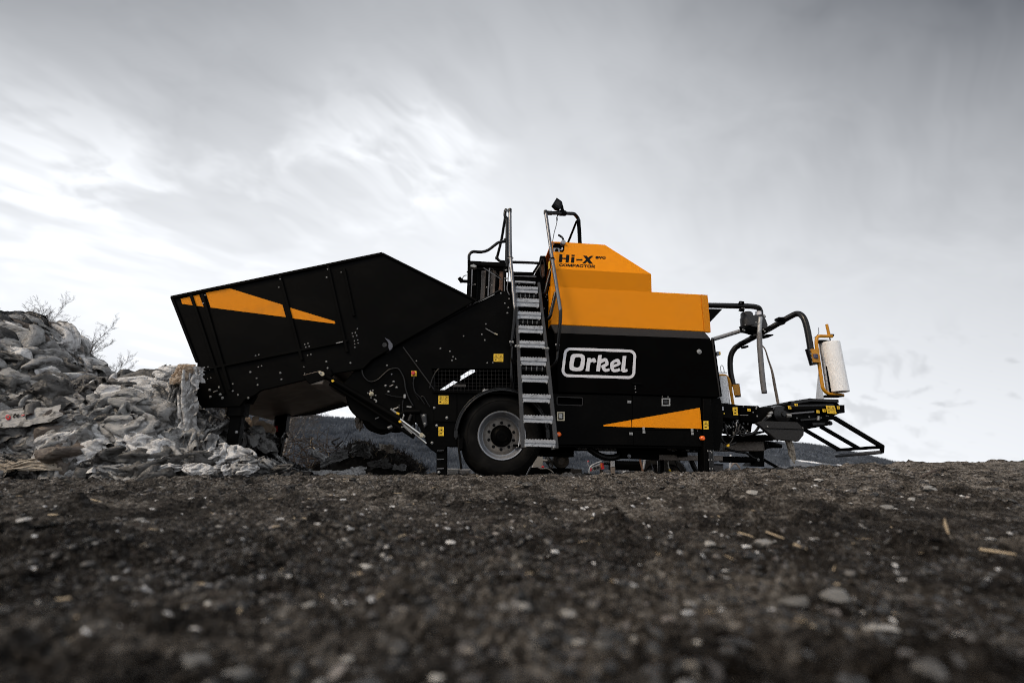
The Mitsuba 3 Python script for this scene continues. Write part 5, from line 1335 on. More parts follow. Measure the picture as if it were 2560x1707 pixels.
def cloth(nx, ny, sx, sy, zmax, seed, steps=70, inner=3, stiff=.25, reach=3):
    """A sheet of film pushed together to sx, sy of its size: position based cloth that buckles into folds."""
    g = np.random.default_rng(seed)
    L = 1.0 / (nx - 1)
    X, Y = np.meshgrid(np.arange(nx) * L, np.arange(ny) * L)
    q = np.stack([X * 3, Y * 3, 0 * X], -1)
    p = np.stack([X - .5, Y - Y.mean(), .10 * (meshkit.fbm(q + seed, 2, seed) - .5)], -1)
    drift = np.stack([meshkit.fbm(q * .8 + 40 + seed, 2, seed + 1) - .5, meshkit.fbm(q * .8 + 80 + seed, 2, seed + 2) - .5], -1)
    def proj(A, B, r, k, only_short=False):
        a, b = p[A], p[B]
        d = b - a
        l = np.sqrt((d * d).sum(-1, keepdims=True)) + 1e-9
        c = d * ((l - r) / l * (.5 * k))
        if only_short: c = np.where(l < r, c, 0)
        p[A] = a + c; p[B] = b - c
    def pairs(di, dj):
        out = []
        if dj == 0 or di == 0:
            n, ax, m = (ny, 0, di) if dj == 0 else (nx, 1, dj)
            for par in range(2 * m):
                ia = np.arange(par, n - m, 2 * m)
                if not len(ia): continue
                out.append(((ia, slice(None)), (ia + m, slice(None))) if ax == 0 else ((slice(None), ia), (slice(None), ia + m)))
        else:
            for par in (0, 1):
                ia = np.arange(par, ny - 1, 2)
                ja = slice(0, nx - 1) if dj == 1 else slice(1, nx)
                jb = slice(1, nx) if dj == 1 else slice(0, nx - 1)
                out.append(((ia, ja), (ia + 1, jb)))
        return out
    con = []
    for di, dj, k, short in ((0, 1, 1, 0), (1, 0, 1, 0), (1, 1, .5, 0), (1, -1, .5, 0), (0, 2, stiff, 1), (2, 0, stiff, 1), (0, reach, stiff * .6, 1), (reach, 0, stiff * .6, 1)):
        r = L * math.hypot(di, dj)
        con += [(A, B, r * (.96 if short else 1), k, short) for A, B in pairs(di, dj)]
    ex, ey = sx ** (1 / steps), sy ** (1 / steps)
    for st in range(steps):
        p[..., 0] *= ex; p[..., 1] *= ey
        p[..., :2] += drift * (.35 / steps)
        for _ in range(inner):
            for c in con: proj(*c)
            p[..., 2] = np.where(np.abs(p[..., 2]) > zmax, np.sign(p[..., 2]) * (zmax + (np.abs(p[..., 2]) - zmax) * .6), p[..., 2])
    p -= p.mean((0, 1))
    e = np.abs(p[..., :2]).reshape(-1, 2)
    p[..., 0] /= np.quantile(e[:, 0], .97); p[..., 1] /= np.quantile(e[:, 1], .97)
    p[..., 2] /= np.quantile(e[:, 0], .97)
    return p
SHEETS = [cloth(44, 34, a, b, z, 300 + i, 60, 3, st, re) for i, (a, b, z, st, re) in enumerate(((.5, .5, .12, .25, 3), (.62, .42, .12, .25, 2), (.42, .7, .12, .3, 3), (.8, .4, .10, .3, 3), (.6, .6, .12, .5, 5), (.78, .36, .10, .2, 2), (.85, .5, .10, .6, 5), (.38, .5, .14, .2, 2)))]
BIG = [cloth(66, 50, a, b, z, 500 + i, 70, 3, st, re) for i, (a, b, z, st, re) in enumerate(((.6, .55, .14, .5, 5), (.75, .5, .12, .6, 7), (.5, .62, .14, .5, 5), (.88, .84, .06, .8, 9), (.85, .42, .12, .6, 6), (.5, .42, .16, .5, 5)))]
DRAPE = [cloth(50, 76, a, b, z, 700 + i, 70, 3, .5, 5) for i, (a, b, z) in enumerate(((.36, .92, .14), (.30, .86, .14), (.45, .85, .16)))]
WRAPS = [cloth(70, 40, a, b, z, 820 + i, 60, 3, st, re) for i, (a, b, z, st, re) in enumerate(((.85, .85, .05, .8, 7), (.6, .5, .12, .5, 4), (.5, .6, .14, .5, 5), (.7, .42, .12, .6, 5), (.55, .45, .14, .4, 4)))]


def grid_faces(ny, nx):
    i, j = np.meshgrid(np.arange(ny - 1), np.arange(nx - 1), indexing='ij'); k = i * nx + j
    return np.vstack([np.stack([k, k + 1, k + nx + 1], -1).reshape(-1, 3), np.stack([k, k + nx + 1, k + nx], -1).reshape(-1, 3)])


def sheet_mesh(u0, s0, a, b, rot, seed, off=.03, bank=None, high=1.0, kind=None):
    """A crumpled sheet lying over the heap about (u0, s0), a long and b wide, turned by rot."""
    g = np.random.default_rng(seed)
    bank = SHEETS if bank is None else bank
    t = bank[g.integers(len(bank)) if kind is None else kind]
    fx, fy = g.choice([-1, 1]), g.choice([-1, 1])
    lx, ly, lz = t[..., 0] * fx * a / 2, t[..., 1] * fy * b / 2, t[..., 2] * min(a, b * 1.3) / 2 * high
    wob = meshkit.fbm(np.stack([lx * 2, ly * 2, 0 * lx], -1) + seed * 1.7, 2, seed) - .5
    lz = lz + .035 * min(a, b) * (np.abs(2 * meshkit.fbm(np.stack([lx * 9, ly * 9, 0 * lx], -1) + seed, 2, seed + 5) - 1) - .3)
    c, q = math.cos(rot), math.sin(rot)
    u, s = u0 + lx * c - ly * q + wob * .15, np.clip(s0 + (lx * q + ly * c) / 2.4, -.02, 1.6)
    p, n = heap(u, s), heap_normal(u, s)
    p = p + n * (lz + off + .10 * wob)[..., None]
    edge = np.clip((np.maximum(np.abs(t[..., 0]), np.abs(t[..., 1])) - .7) / .4, 0, 1)
    p = p - n * (edge * g.uniform(-.02, .12))[..., None]                                    # the rim tucks into the heap
    return trimesh.Trimesh(p.reshape(-1, 3), grid_faces(*t.shape[:2]), process=False)


def bag_mesh(c, size, seed, sub=4, amp=.22, rot=0.0, long=.3):
    """A crumpled bundle: a gathered sheet wrapped round a lump, its ends tucked in behind."""
    g = np.random.default_rng(seed)
    t = WRAPS[1 + g.integers(len(WRAPS) - 1)] if amp > .2 else WRAPS[0]
    lon, lat = np.clip(t[..., 0], -1.08, 1.08) * math.pi * .9 * g.choice([-1, 1]), np.clip(t[..., 1], -1.1, 1.1) * math.pi * .44 * g.choice([-1, 1])
    r = 1 + t[..., 2] * (1.5 if amp > .2 else .6)
    d = np.stack([np.sin(lon) * np.cos(lat), -np.cos(lon) * np.cos(lat), np.sin(lat)], -1)
    r = r * (1 + .7 * (meshkit.fbm(d * 1.2 + seed * 3.1, 2, seed) - .5))
    v = (d * r[..., None] * np.asarray(size)).reshape(-1, 3)
    cc, s = math.cos(rot), math.sin(rot)
    v = np.stack([v[:, 0] * cc - v[:, 2] * s, v[:, 1], v[:, 0] * s + v[:, 2] * cc], 1)
    return trimesh.Trimesh(v + np.asarray(c), grid_faces(*t.shape[:2]), process=False)


# the mass itself: a soil-dark core and several hundred tangled sheets that nobody could count
uu, ss = np.meshgrid(np.linspace(_r[0, 0], _r[-1, 0] + .2, 300), np.linspace(-.03, 1.68, 130))
core = heap(uu, ss); cn = heap_normal(uu, ss)
core = core + cn * (folds(uu * 1.2, ss * 2.6, 501, .5) * .13 - .05)[..., None]
nx = uu.shape[1]
i, j = np.meshgrid(np.arange(uu.shape[0] - 1), np.arange(nx - 1), indexing='ij'); k = i * nx + j
cf = np.vstack([np.stack([k, k + 1, k + nx + 1], -1).reshape(-1, 3), np.stack([k, k + nx + 1, k + nx], -1).reshape(-1, 3)])
put('', 'waste_heap__001', (core.reshape(-1, 3), cf), F_BLACK, 38)
g = np.random.default_rng(2024)
bins = {F_GREY: [], F_DARK: [], F_WHITE: [], F_BLACK: [], F_BROWN: []}
names = list(bins)
for i in range(230):
    u = g.uniform(_r[1, 0] + .3, _r[-3, 0]); s = g.uniform(.0, 1.15)
    big = g.random() < .3
    a = g.uniform(.7, 1.15) if big else g.uniform(.38, .75)
    m = sheet_mesh(u, s, a * 1.25, a * g.uniform(.45, 1.0), g.normal(0, .6), 1000 + i, off=g.uniform(.0, .16), high=g.uniform(.8, 1.5))
    bins[names[g.choice(5, p=[.43, .31, .11, .12, .03])]].append(m)
for i in range(40):                                                # tighter knots between them
    u = g.uniform(_r[1, 0] + .3, _r[-3, 0]); s = g.uniform(.02, 1.1)
    r = g.uniform(.06, .17)
    m = bag_mesh(heap(np.array(u), np.array(s)) + heap_normal(np.array(u), np.array(s)) * r * .3, [r * g.uniform(1.2, 2.4), r, r * g.uniform(.6, 1)], 3000 + i, 3, g.uniform(.3, .55), g.uniform(-.6, .6))
    bins[names[g.choice(3, p=[.5, .4, .1])]].append(m)
for k, n in enumerate(names):
    put('', f'waste_heap__{k + 2:03d}', trimesh.util.concatenate(bins[n]), n, True)
labels['waste_heap'] = {'label': 'tangled heap of dirty grey farm film left of the hopper', 'kind': 'stuff'}


def heap_at(px, py):
    """(u, s) of the heap's near side at a pixel."""
    U, S = np.meshgrid(np.linspace(_r[0, 0], _r[-1, 0], 260), np.linspace(0, 1.05, 120))
    w = M2W(heap(U, S)) - CAM
    z = w @ FWD
    e = (1280 + FPX * (w @ RIGHT) / z - px) ** 2 + (853.5 - FPX * (w @ UP) / z - py) ** 2
    i = np.unravel_index(np.argmin(e), e.shape)
    return U[i], S[i], z[i]


def named_sheet(px, py, wpx, hpx, rot, m, label, name='plastic_sheet', cat='plastic sheet', off=.1, seed=0, high=1.0, kind=None, **kw):
    u, s, z = heap_at(px, py)
    k = put('', name, sheet_mesh(u, s, wpx * z / FPX * 1.1, hpx * z / FPX * 1.2, rot, 7000 + seed + int(px), off, BIG, high, kind), m, True)
    tag(k, label, cat)
    return k


def named_bag(px, py, wpx, hpx, m, label, deep=.6, out=.1, seed=0, amp=.3, rot=0.0, v=None, name='plastic_bag', cat='plastic bag', sub=5):
    if v is None:
        u, s, z = heap_at(px, py)
        c = heap(np.array(u), np.array(s)) + heap_normal(np.array(u), np.array(s)) * out
    else:
        c = P(px, py, v); z = (M2W(c) - CAM) @ FWD
    a, b = wpx / 2 * z / FPX, hpx / 2 * z / FPX
    k = put('', name, bag_mesh(c, [a, min(a, b) * deep + .03, b], 9000 + seed + int(px), sub, amp, rot), m, True)
    tag(k, label, cat)
    return k


named_bag(46, 926, 56, 74, F_WHITE, 'bulging white bag with black specks, upper left of the heap', out=.12, amp=.16, rot=.25)
named_sheet(112, 925, 62, 58, .9, F_GREY, 'folded pale sheet standing beside the bulging white bag', amp=.12, off=.14, long=.15)
named_sheet(140, 905, 118, 26, -.42, F_BLACK, 'black film strip running down the heap\'s shoulder', amp=.05, off=.17, rag=.2)
named_sheet(242, 930, 62, 20, -.42, F_TAN, 'tan sheet edge on the crest in the middle of the heap', amp=.05, off=.08)
TAUT_KEY = named_sheet(86, 1080, 190, 46, .16, F_GREY, 'wide taut grey sheet with red and black print at far left', off=.27, seed=3, kind=3, high=.5)
named_sheet(195, 1128, 165, 74, .12, F_WHITE, 'broad stained white sheet at the foot of the heap', off=.2, seed=5, kind=3)
named_sheet(60, 1130, 110, 60, .2, F_GREY, 'crumpled grey sheet left of the broad stained white one', amp=.16, off=.16, seed=6)
named_bag(330, 1102, 118, 74, F_GREY, 'rounded bundle of grey film with a rolled collar on top', out=.16, amp=.42, seed=2)
named_bag(345, 1040, 140, 72, F_GREY, 'swirled grey bundle in the middle of the heap', out=.12, amp=.5, rot=-.2, seed=4)
named_sheet(160, 1025, 70, 44, .5, F_DARK, 'pleated fan of dirty film at left centre of the heap', amp=.14, off=.15, long=.1, seed=7)
named_sheet(330, 985, 150, 34, .12, F_GREY, 'long bundle of drawn out folds under the crest', amp=.13, off=.14, long=.1, seed=8)
named_bag(352, 934, 50, 22, F_WHITE, 'smooth round bag on the crest left of the hopper', out=.02, amp=.12)
named_bag(424, 935, 72, 46, F_WHITE, 'large white bag at the top beside the hopper edge', v=-.15, amp=.28, seed=3)
named_sheet(76, 1165, 180, 26, .03, F_TAN, 'cream sheet trodden flat at the far left foot', amp=.06, off=.17, seed=9)
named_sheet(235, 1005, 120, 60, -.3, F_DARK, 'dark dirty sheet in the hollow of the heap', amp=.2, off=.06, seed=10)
named_sheet(60, 850, 130, 60, .1, F_GREY, 'matted grey sheets at the top left of the heap', amp=.18, off=.1, seed=11)

# smudged print on the taut sheet: a red ring, black and red strokes laid on its surface
def mark(px, py, shp, m, name):
    c = TAUT
    w = M2W(c) - CAM; z = w @ FWD
    sx, sy = 1280 + FPX * (w @ RIGHT) / z, 853.5 - FPX * (w @ UP) / z
    t = extrude(shp, .004); v = np.array(t.vertices)
    out = []
    for x, y, h in v:
        e = (sx - px - x) ** 2 + (sy - py + y) ** 2 + 400 * (z - z.min())
        i = int(np.argmin((sx - px - x) ** 2 + (sy - py + y) ** 2 + 30 * (z - np.median(z))))
        q = P(np.array(px + x), np.array(py - y), c[i, 1] - .012 - h)
        out.append(q)
    t.vertices = np.array(out)
    put(TAUT_KEY, name, fix(t), m)


TAUT = W2M(np.array(meshkit.WRITTEN[scene[TAUT_KEY]['filename']][0], float))
_w = M2W(TAUT) - CAM; _z = _w @ FWD
MX0, MY0 = float(np.median(1280 + FPX * (_w @ RIGHT) / _z)), float(np.median(853.5 - FPX * (_w @ UP) / _z))
MX0 = max(MX0, 60)
mark(MX0 - 40, MY0 + 3, Point(0, 0).buffer(6.5).difference(Point(0, 0).buffer(3)), RED, 'printed_ring')
mark(MX0 - 22, MY0 - 1, LineString([(-5, -3), (0, 4), (4, -2), (8, 3)]).buffer(1.6), PRINT, 'printed_stroke')
mark(MX0 - 54, MY0 + 7, LineString([(-5, -1), (4, 2)]).buffer(2), PRINT, 'printed_stroke')
mark(MX0 + 8, MY0 - 4, LineString([(-14, -3), (-4, 1), (4, 0), (14, 5)]).buffer(1.3), RED, 'printed_stroke')


# sheets hanging out of the hopper mouth
def hang(x0, y0, x1, y1, wide, m, label, v=-.3, seed=0, amp=1.0):
    """A sheet hanging down, gathered into upright folds."""
    g = np.random.default_rng(seed)
    t = DRAPE[seed % len(DRAPE)]
    X, Y = t[..., 0] * (1 if seed % 2 else -1), (1 - t[..., 1]) / 2
    cx = x0 + (x1 - x0) * Y + 7 * (meshkit.fbm(np.stack([Y * 3, 0 * Y, 0 * Y], -1) + seed, 3, seed) - .5)
    wd = wide / 2 * (.6 + .8 * meshkit.fbm(np.stack([Y * 3 + 9, 0 * X, 0 * Y], -1) + seed, 3, seed + 1))
    py = y0 + (y1 - y0) * Y
    sc = wide / 2 * 6.2 / FPX
    p = P(cx + X * wd, py, v) + np.stack([0 * X, t[..., 2] * sc * amp - .04 * (1 - X ** 2), 0 * X], -1)
    key = put('', 'plastic_sheet', (p.reshape(-1, 3), grid_faces(*t.shape[:2])), m, True)
    tag(key, label, 'plastic sheet')


hang(478, 922, 462, 1098, 52, F_WHITE, 'long pale sheet hanging from the hopper mouth in ragged folds', v=-.30, seed=1)
hang(448, 932, 428, 1070, 46, F_GREY, 'grey twisted sheet hanging left of the ragged pale one', v=-.24, seed=2)
hang(494, 918, 502, 956, 24, F_WHITE, 'small white flap folded over the hopper\'s lower front corner', v=-.2, seed=3)
hang(470, 912, 440, 960, 40, FILMB, 'tan edged sheet draped over the top of the hanging film', v=-.34, seed=5)
hang(620, 1045, 632, 1130, 40, FILMB, 'brownish see-through sheet hanging between the two hopper legs', v=1.3, seed=6)
named_bag(652, 1085, 44, 60, FILMB, 'pale bag hanging beside the brownish sheet', v=1.4, amp=.25, seed=5)
named_bag(648, 1128, 42, 40, FILMB, 'round cream bag on the ground between the hopper legs', v=1.2, amp=.18, seed=6)
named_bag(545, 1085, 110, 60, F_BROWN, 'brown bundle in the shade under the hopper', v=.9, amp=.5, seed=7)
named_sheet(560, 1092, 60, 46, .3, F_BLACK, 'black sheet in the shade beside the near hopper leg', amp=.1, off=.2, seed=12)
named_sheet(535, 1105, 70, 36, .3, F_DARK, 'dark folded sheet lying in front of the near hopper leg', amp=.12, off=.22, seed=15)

# bags along the foot in front of the hopper
for k, (x, y, w, h, m, l) in enumerate(((430, 1148, 86, 44, F_GREY, 'folded grey bag at the foot below the hanging sheets'),
        (500, 1146, 60, 40, F_GREY, 'grey bag right of the folded one at the foot'),
        (548, 1140, 64, 52, F_WHITE, 'pleated pale bag below the hopper corner'),
        (594, 1136, 60, 44, F_WHITE, 'round white bag touching the near hopper leg'),
        (418, 1172, 74, 26, F_WHITE, 'low white bag lying foremost under the hanging sheets'),
        (492, 1172, 56, 28, F_WHITE, 'small crumpled white bag in the front row'),
        (535, 1176, 50, 20, F_WHITE, 'flat white scrap bag at the front of the row'),
        (571, 1173, 26, 26, F_WHITE, 'little white knotted bag between larger ones'),
        (600, 1172, 46, 30, F_GREY, 'grey fanned bag right of the knotted one'),
        (628, 1152, 40, 36, F_GREY, 'grey upright bag in front of the far hopper leg'),
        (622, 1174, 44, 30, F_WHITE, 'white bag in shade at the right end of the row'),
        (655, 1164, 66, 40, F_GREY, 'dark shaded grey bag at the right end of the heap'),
        (697, 1172, 60, 24, F_DARK, 'low dirty bag right of the far hopper leg'),
        (300, 1168, 130, 24, F_GREY, 'long grey rolled sheet along the foot of the heap'),
        (360, 1146, 90, 26, F_GREY, 'drawn grey fold above the long rolled sheet'))):
    named_bag(x, y, w * .92, h * .95, m, l, v=-.42 - .012 * (y - 1135) if x < 640 else -.1, amp=.42, seed=60 + k, rot=[.15, -.1, .3, -.2][k % 4], deep=1.0)

# ------------------------------------------------------------------ dark heap of compost under the machine
def mound(pts, v, deep, m, name, label, cat, rough=.12, seed=0, kind=None):
    pts = np.array([P(x, y, v) for x, y in pts])
    u = np.linspace(pts[0, 0], pts[-1, 0], 150)
    top = np.interp(u, pts[:, 0], pts[:, 2]); base = -.12
    t = np.linspace(0, np.pi, 70)
    U, TT = np.meshgrid(u, t)
    h = np.maximum(top - base, .01)[None]
    X = np.stack([U, v - np.cos(TT) * deep * np.sqrt(h / h.max()), base + h * np.sin(TT) ** .8], -1)
    n = np.stack([0 * U, -np.cos(TT), np.sin(TT)], -1)
    d = (meshkit.fbm(X * 3.5 + seed, 4, seed) - .5) * rough * 2.4 + np.abs(meshkit.fbm(X * 14 + seed, 4, seed + 2) - .5) * rough * 1.2
    X = X + n * d[..., None]
    nx = len(u); i, j = np.meshgrid(np.arange(69), np.arange(nx - 1), indexing='ij'); k = i * nx + j
    f = np.vstack([np.stack([k, k + 1, k + nx + 1], -1).reshape(-1, 3), np.stack([k, k + nx + 1, k + nx], -1).reshape(-1, 3)])
    key = put('', name, (X.reshape(-1, 3), f), m, 50)
    tag(key, label, cat, kind)
    return X, n


MX, MN = mound([(735, 1188), (790, 1172), (840, 1150), (868, 1120), (885, 1110), (905, 1106), (925, 1110), (945, 1122), (985, 1124), (1012, 1136), (1040, 1156), (1066, 1190)], 2.9, .9, SOIL, 'compost_heap', 'dark heap of compost and shredded waste under the machine', 'heap', seed=3)
g = np.random.default_rng(77)
bits = {TWIG: [], STRAW: [], SOIL: []}
for i in range(900):
    a, b = g.integers(8, 50), g.integers(2, 148)
    p, n = MX[a, b], MN[a, b] + g.normal(0, .5, 3)
    n = n / np.linalg.norm(n); L = g.uniform(.04, .16)
    m = [TWIG, TWIG, SOIL, SOIL, SOIL, TWIG, TWIG, STRAW][g.integers(8)]
    bits[m].append(tube([p - n * .02, p + n * L * .5 + g.normal(0, .02, 3), p + n * L], [.006, .004, .002], 4))
for k, m in enumerate(bits):
    put('', f'compost_fringe__{k + 1:03d}', trimesh.util.concatenate(bits[m]), m)
labels['compost_fringe'] = {'label': 'roots and straw bristling from the compost heap', 'kind': 'stuff'}
sk = np.random.default_rng(5)
for x, y, w, h, m, l, r in ((838, 1146, 62, 20, F_GREY, 'silvery sheet lying up the left flank of the compost heap', .45), (905, 1128, 46, 26, F_DARK, 'crumpled dark grey film near the top of the compost heap', 0), (968, 1120, 34, 14, F_TAN, 'cream rag on top of the compost heap', -.1), (950, 1160, 50, 18, F_DARK, 'dirty film scrap in the middle of the compost heap', .2), (1000, 1168, 30, 12, F_GREY, 'small grey scrap low on the right of the compost heap', 0), (799, 1140, 16, 36, F_WHITE, 'white strip standing up among the brushwood', 1.1), (800, 1182, 60, 10, F_WHITE, 'left end piece of the white strip at the foot of the compost heap', .04), (860, 1182, 64, 12, F_WHITE, 'long white strip along the foot of the compost heap', .08), (895, 1177, 34, 16, F_WHITE, 'knotted white end of the strip below the compost heap', 0)):
    c = P(x, y, 1.95 if y < 1170 else 1.2); z = (M2W(c) - CAM) @ FWD
    t = BIG[int(x) % 6]; a, b = w / 2 * z / FPX * 1.15, h / 2 * z / FPX * 1.3
    q0 = np.stack([t[..., 0] * a, -t[..., 2] * b * 1.6 - .12 * (1 - t[..., 0] ** 2) + .35 * b * t[..., 1], t[..., 1] * b], -1)
    cc, s2 = math.cos(r), math.sin(r)
    q0 = np.stack([q0[..., 0] * cc - q0[..., 2] * s2, q0[..., 1], q0[..., 0] * s2 + q0[..., 2] * cc], -1) + c
    tag(put('', 'film_scrap', (q0.reshape(-1, 3), grid_faces(*t.shape[:2])), m, True), l, 'film scrap')

# ------------------------------------------------------------------ bare trees and brushwood
def branchy(base, height, seed, r0, lean=0.0, droop=0.0, levels=4, spread=.5, birch=False, start=.25):
    g = np.random.default_rng(seed)
    trunk, limbs, twigs = [], [], []
    def grow(p, d, L, r, lev):
        n = 5
        pts = [p]
        for i in range(n):
            d = d + g.normal(0, .10 + .05 * lev, 3) + np.array([0, 0, .10 - droop * .12 * lev])
            d = d / np.linalg.norm(d)
            pts.append(pts[-1] + d * L / n)
        pts = np.array(pts)
        (trunk if lev == 0 else limbs if lev <= 1 else twigs).append(tube(pts, [r, r * .7, r * .35], 7 if lev == 0 else 5 if lev == 1 else 3))
        if lev >= levels: return
        k = [20, 9, 8, 4][min(lev, 3)]
        for i in range(k):
            f = start + (1 - start) * (i + g.random()) / k if lev == 0 else .2 + .8 * (i + g.random()) / k
            q = np.array([np.interp(f * n, np.arange(n + 1), pts[:, a]) for a in range(3)])
            a = g.uniform(0, 2 * np.pi)
            side = np.array([math.cos(a), math.sin(a), 0]); dd = d * .85 + side * (spread + g.uniform(-.1, .25)) + [0, 0, .15]
            grow(q, dd / np.linalg.norm(dd), L * g.uniform(.26, .42) * (1.25 - .75 * f if lev == 0 else 1), max(r * (1 - f * .6) * .36, .0030), lev + 1)
    grow(np.asarray(base, float), np.array([lean, 0, 1.0]), height, r0, 0)
    return trunk, limbs, twigs


def tree(px, top, y, seed, label, lean=0.0, r0=.05, w=FOREST, birch=False, levels=4, droop=.3):
    q = G(px, top, y)
    z = float(ground_z(np.array(q[0]), np.array(y), False)) - .1
    t, l, s = branchy([q[0] - lean * (q[2] - z) * .5, y, z], (q[2] - z) * .96, seed, r0, lean, droop, levels, birch=birch)
    k = numbered('bare_tree'); tag(k, label, 'tree')
    put(k, 'trunk', trimesh.util.concatenate(t), BIRCH if birch else WOODB, True, local=False)
    put(k, 'limbs', trimesh.util.concatenate(l), TREETWIG, True, local=False)
    put(k, 'twigs', trimesh.util.concatenate(s), TREETWIG, False, local=False)
    scene_k = labels[k]
    return k


tree(168, 806, 15, 3, 'tallest bare tree behind the left heap', .03, .06)
tree(196, 838, 16, 8, 'bare tree right of the tallest one behind the heap', .10, .05)
tree(246, 852, 15, 5, 'separate bare tree on the right behind the heap', .05, .05)
tree(112, 822, 17, 9, 'small bare tree top at left over the heap', -.02, .05)
tree(262, 908, 16, 12, 'low bare sapling between the trees and the hopper', .12, .03)
for k, (px, top, y, r0, l) in enumerate(((724, 1000, 11.5, .034, 'white barked birch beside the far hopper leg'), (708, 1015, 12.2, .026, 'second thinner birch behind the far hopper leg'), (742, 1010, 13, .022, 'grey leaning birch right of the far hopper leg'))):
    tree(px, top - 60, y, 30 + k, l, -.04 + .05 * k, r0, birch=True, droop=.8)
g = np.random.default_rng(15)
br = {TWIG: [], WOODB: [], STRAW: []}
for i in range(420):
    px, py = g.uniform(640, 880), g.uniform(1080, 1185)
    if py < 1090 + abs(px - 760) * .3: continue
    p = P(px, py, g.uniform(2.8, 4.2)); d = g.normal(0, 1, 3) * [1, .4, .8]; d /= np.linalg.norm(d)
    L = g.uniform(.1, .5)
    br[[TWIG, TWIG, TWIG, WOODB, WOODB, TWIG][g.integers(6)] if g.random() < .97 else STRAW].append(tube(spline([p, p + d * L * .5 + g.normal(0, .04, 3), p + d * L], 3), [.009, .006, .003], 4))
for k, m in enumerate(br):
    put('', f'brushwood__{k + 1:03d}', trimesh.util.concatenate(br[m]), m)
labels['brushwood'] = {'label': 'tangle of dead branches and roots left of the compost heap', 'kind': 'stuff'}
tag(put('', 'branch', tube(spline([P(838, 1120, 2.6), P(848, 1110, 2.6), P(858, 1101, 2.6)], 4), [.02, .012], 7), WOODB, True), 'pale curved branch end rising from the brushwood', 'branch')
tag(put('', 'branch', tube(spline([P(838, 1112, 2.6), P(830, 1104, 2.6), P(842, 1098, 2.6), P(850, 1094, 2.6)], 4), [.018, .01], 7), WOODB, True), 'forked pale root standing left of the curved branch', 'branch')
for a, b, r, l in (((96, 800), (118, 789), .014, 'black stick poking out of the heap top'), ((92, 799), (122, 793), .009, 'thin second stick beside the black one on the heap top')):
    tag(put('', 'stick', tube([P(*a, .9), P(*b, .8)], [r, r * .5], 6), BLACK, True), l, 'stick')
tag(put('', 'hanging_rag', bag_mesh(P(898, 1058, .4), [.045, .03, .10], 88, 4, .4, .35), F_BROWN, 50), 'torn brown rag hanging below the drum housing', 'rag')
tag(put('', 'hanging_rag', bag_mesh(P(1975, 1118, .5), [.05, .04, .17], 89, 4, .35, .12), F_TAN, 50), 'twisted tan rag dangling under the rear table', 'rag')

# ------------------------------------------------------------------ what stands behind the machine, seen under it
YB = 12.0


def gp(px, py, y=YB):
    return G(px, py, y)


def wbox(px0, px1, py0, py1, y, deep, m, parent, name, c=.01):
    a, b = gp(px0, py1, y), gp(px1, py0, y)
    v = [(a[0], a[2]), (b[0], a[2]), (b[0], b[2]), (a[0], b[2])]
    t = prism(v, 0, deep, c, raw=True)
    t.apply_translation([0, y, 0])
    return put(parent, name, t, m, local=False)


def wtube(pts, r, y, m, parent, name):
    return put(parent, name, tube(spline([gp(a, b, y) for a, b in pts], 5), r, 8), m, True, local=False)


k = thing('concrete_block', 'rough whitish concrete block on the ground left of the wheel', 'concrete block')
wbox(1112, 1176, 1172, 1200, 9.6, .6, CONCRETE, k, 'body', .03)
wbox(1119, 1145, 1172.5, 1186, 9.57, .05, ZINC, k, 'pale_face')
k = thing('trailer_light_board', 'grey trailer light board with red ends on a tilted frame behind the machine', 'light board')
def qplate(quad, y, t, m, name):
    p = np.array([gp(a, b, y) for a, b in quad]); f = [[0, 1, 2], [0, 2, 3], [4, 6, 5], [4, 7, 6], [0, 4, 5], [0, 5, 1], [1, 5, 6], [1, 6, 2], [2, 6, 7], [2, 7, 3], [3, 7, 4], [3, 4, 0]]
    return put(k, name, fix(trimesh.Trimesh(np.vstack([p, p + [0, t, 0]]), f, process=False)), m, local=False)
qplate([(1475, 1170), (1503, 1158), (1510, 1171), (1476, 1179)], YB, .08, ZINC, 'board')
qplate([(1501, 1157.5), (1508, 1157), (1511, 1171), (1504, 1172.5)], YB - .04, .04, RED, 'lamp')
qplate([(1501.5, 1157.5), (1505, 1157.3), (1505.5, 1167), (1502, 1168)], YB - .05, .01, AMBER, 'reflector')
qplate([(1475, 1170), (1479, 1169), (1479, 1177), (1475.5, 1177)], YB - .04, .04, RED, 'lamp')
for x, y in ((1486.5, 1170), (1495, 1168)):
    put(k, 'lamp', lathe([(0, -.03), (.035, -.03), (.04, 0), (0, 0)], gp(x, y, YB), (0, 1, 0), 18), DKGREY, 40, local=False)
wtube([(1474, 1190), (1473, 1178), (1477, 1166), (1490, 1158), (1504, 1153)], .02, YB - .1, GALV, k, 'hoop')
wtube([(1502, 1172), (1504, 1190)], .04, YB + .1, BELLY, k, 'post')
k = thing('marker_rod', 'thin grey rod with a red tip left of the light board', 'rod')
wtube([(1469.5, 1153), (1470, 1160), (1472, 1166)], .012, YB, GALV, k, 'rod'); wtube([(1469, 1152), (1471, 1154)], .022, YB, RED, k, 'tip')
k = thing('implement', 'dark tractor implement with galvanised post standing behind the machine', 'implement')
wbox(1538, 1604, 1152, 1176, YB + .2, .8, BLACKM, k, 'frame'); wbox(1506, 1604, 1158, 1162, YB, .1, BLACK, k, 'bar'); wbox(1508, 1600, 1176, 1180, YB, .1, GALVD, k, 'bar')
wbox(1508, 1573, 1183, 1194, YB, .3, CONCRETE, k, 'skid')
wbox(1528, 1537, 1146, 1167, YB - .1, .12, GALV, k, 'post'); wbox(1530, 1538, 1168, 1192, YB - .1, .12, BELLY, k, 'post')
wbox(1573, 1604, 1176, 1190, YB, .5, BLACK, k, 'body')
wtube([(1500, 1140), (1515, 1152), (1540, 1148), (1556, 1144)], .02, YB, GALVD, k, 'spring'); 
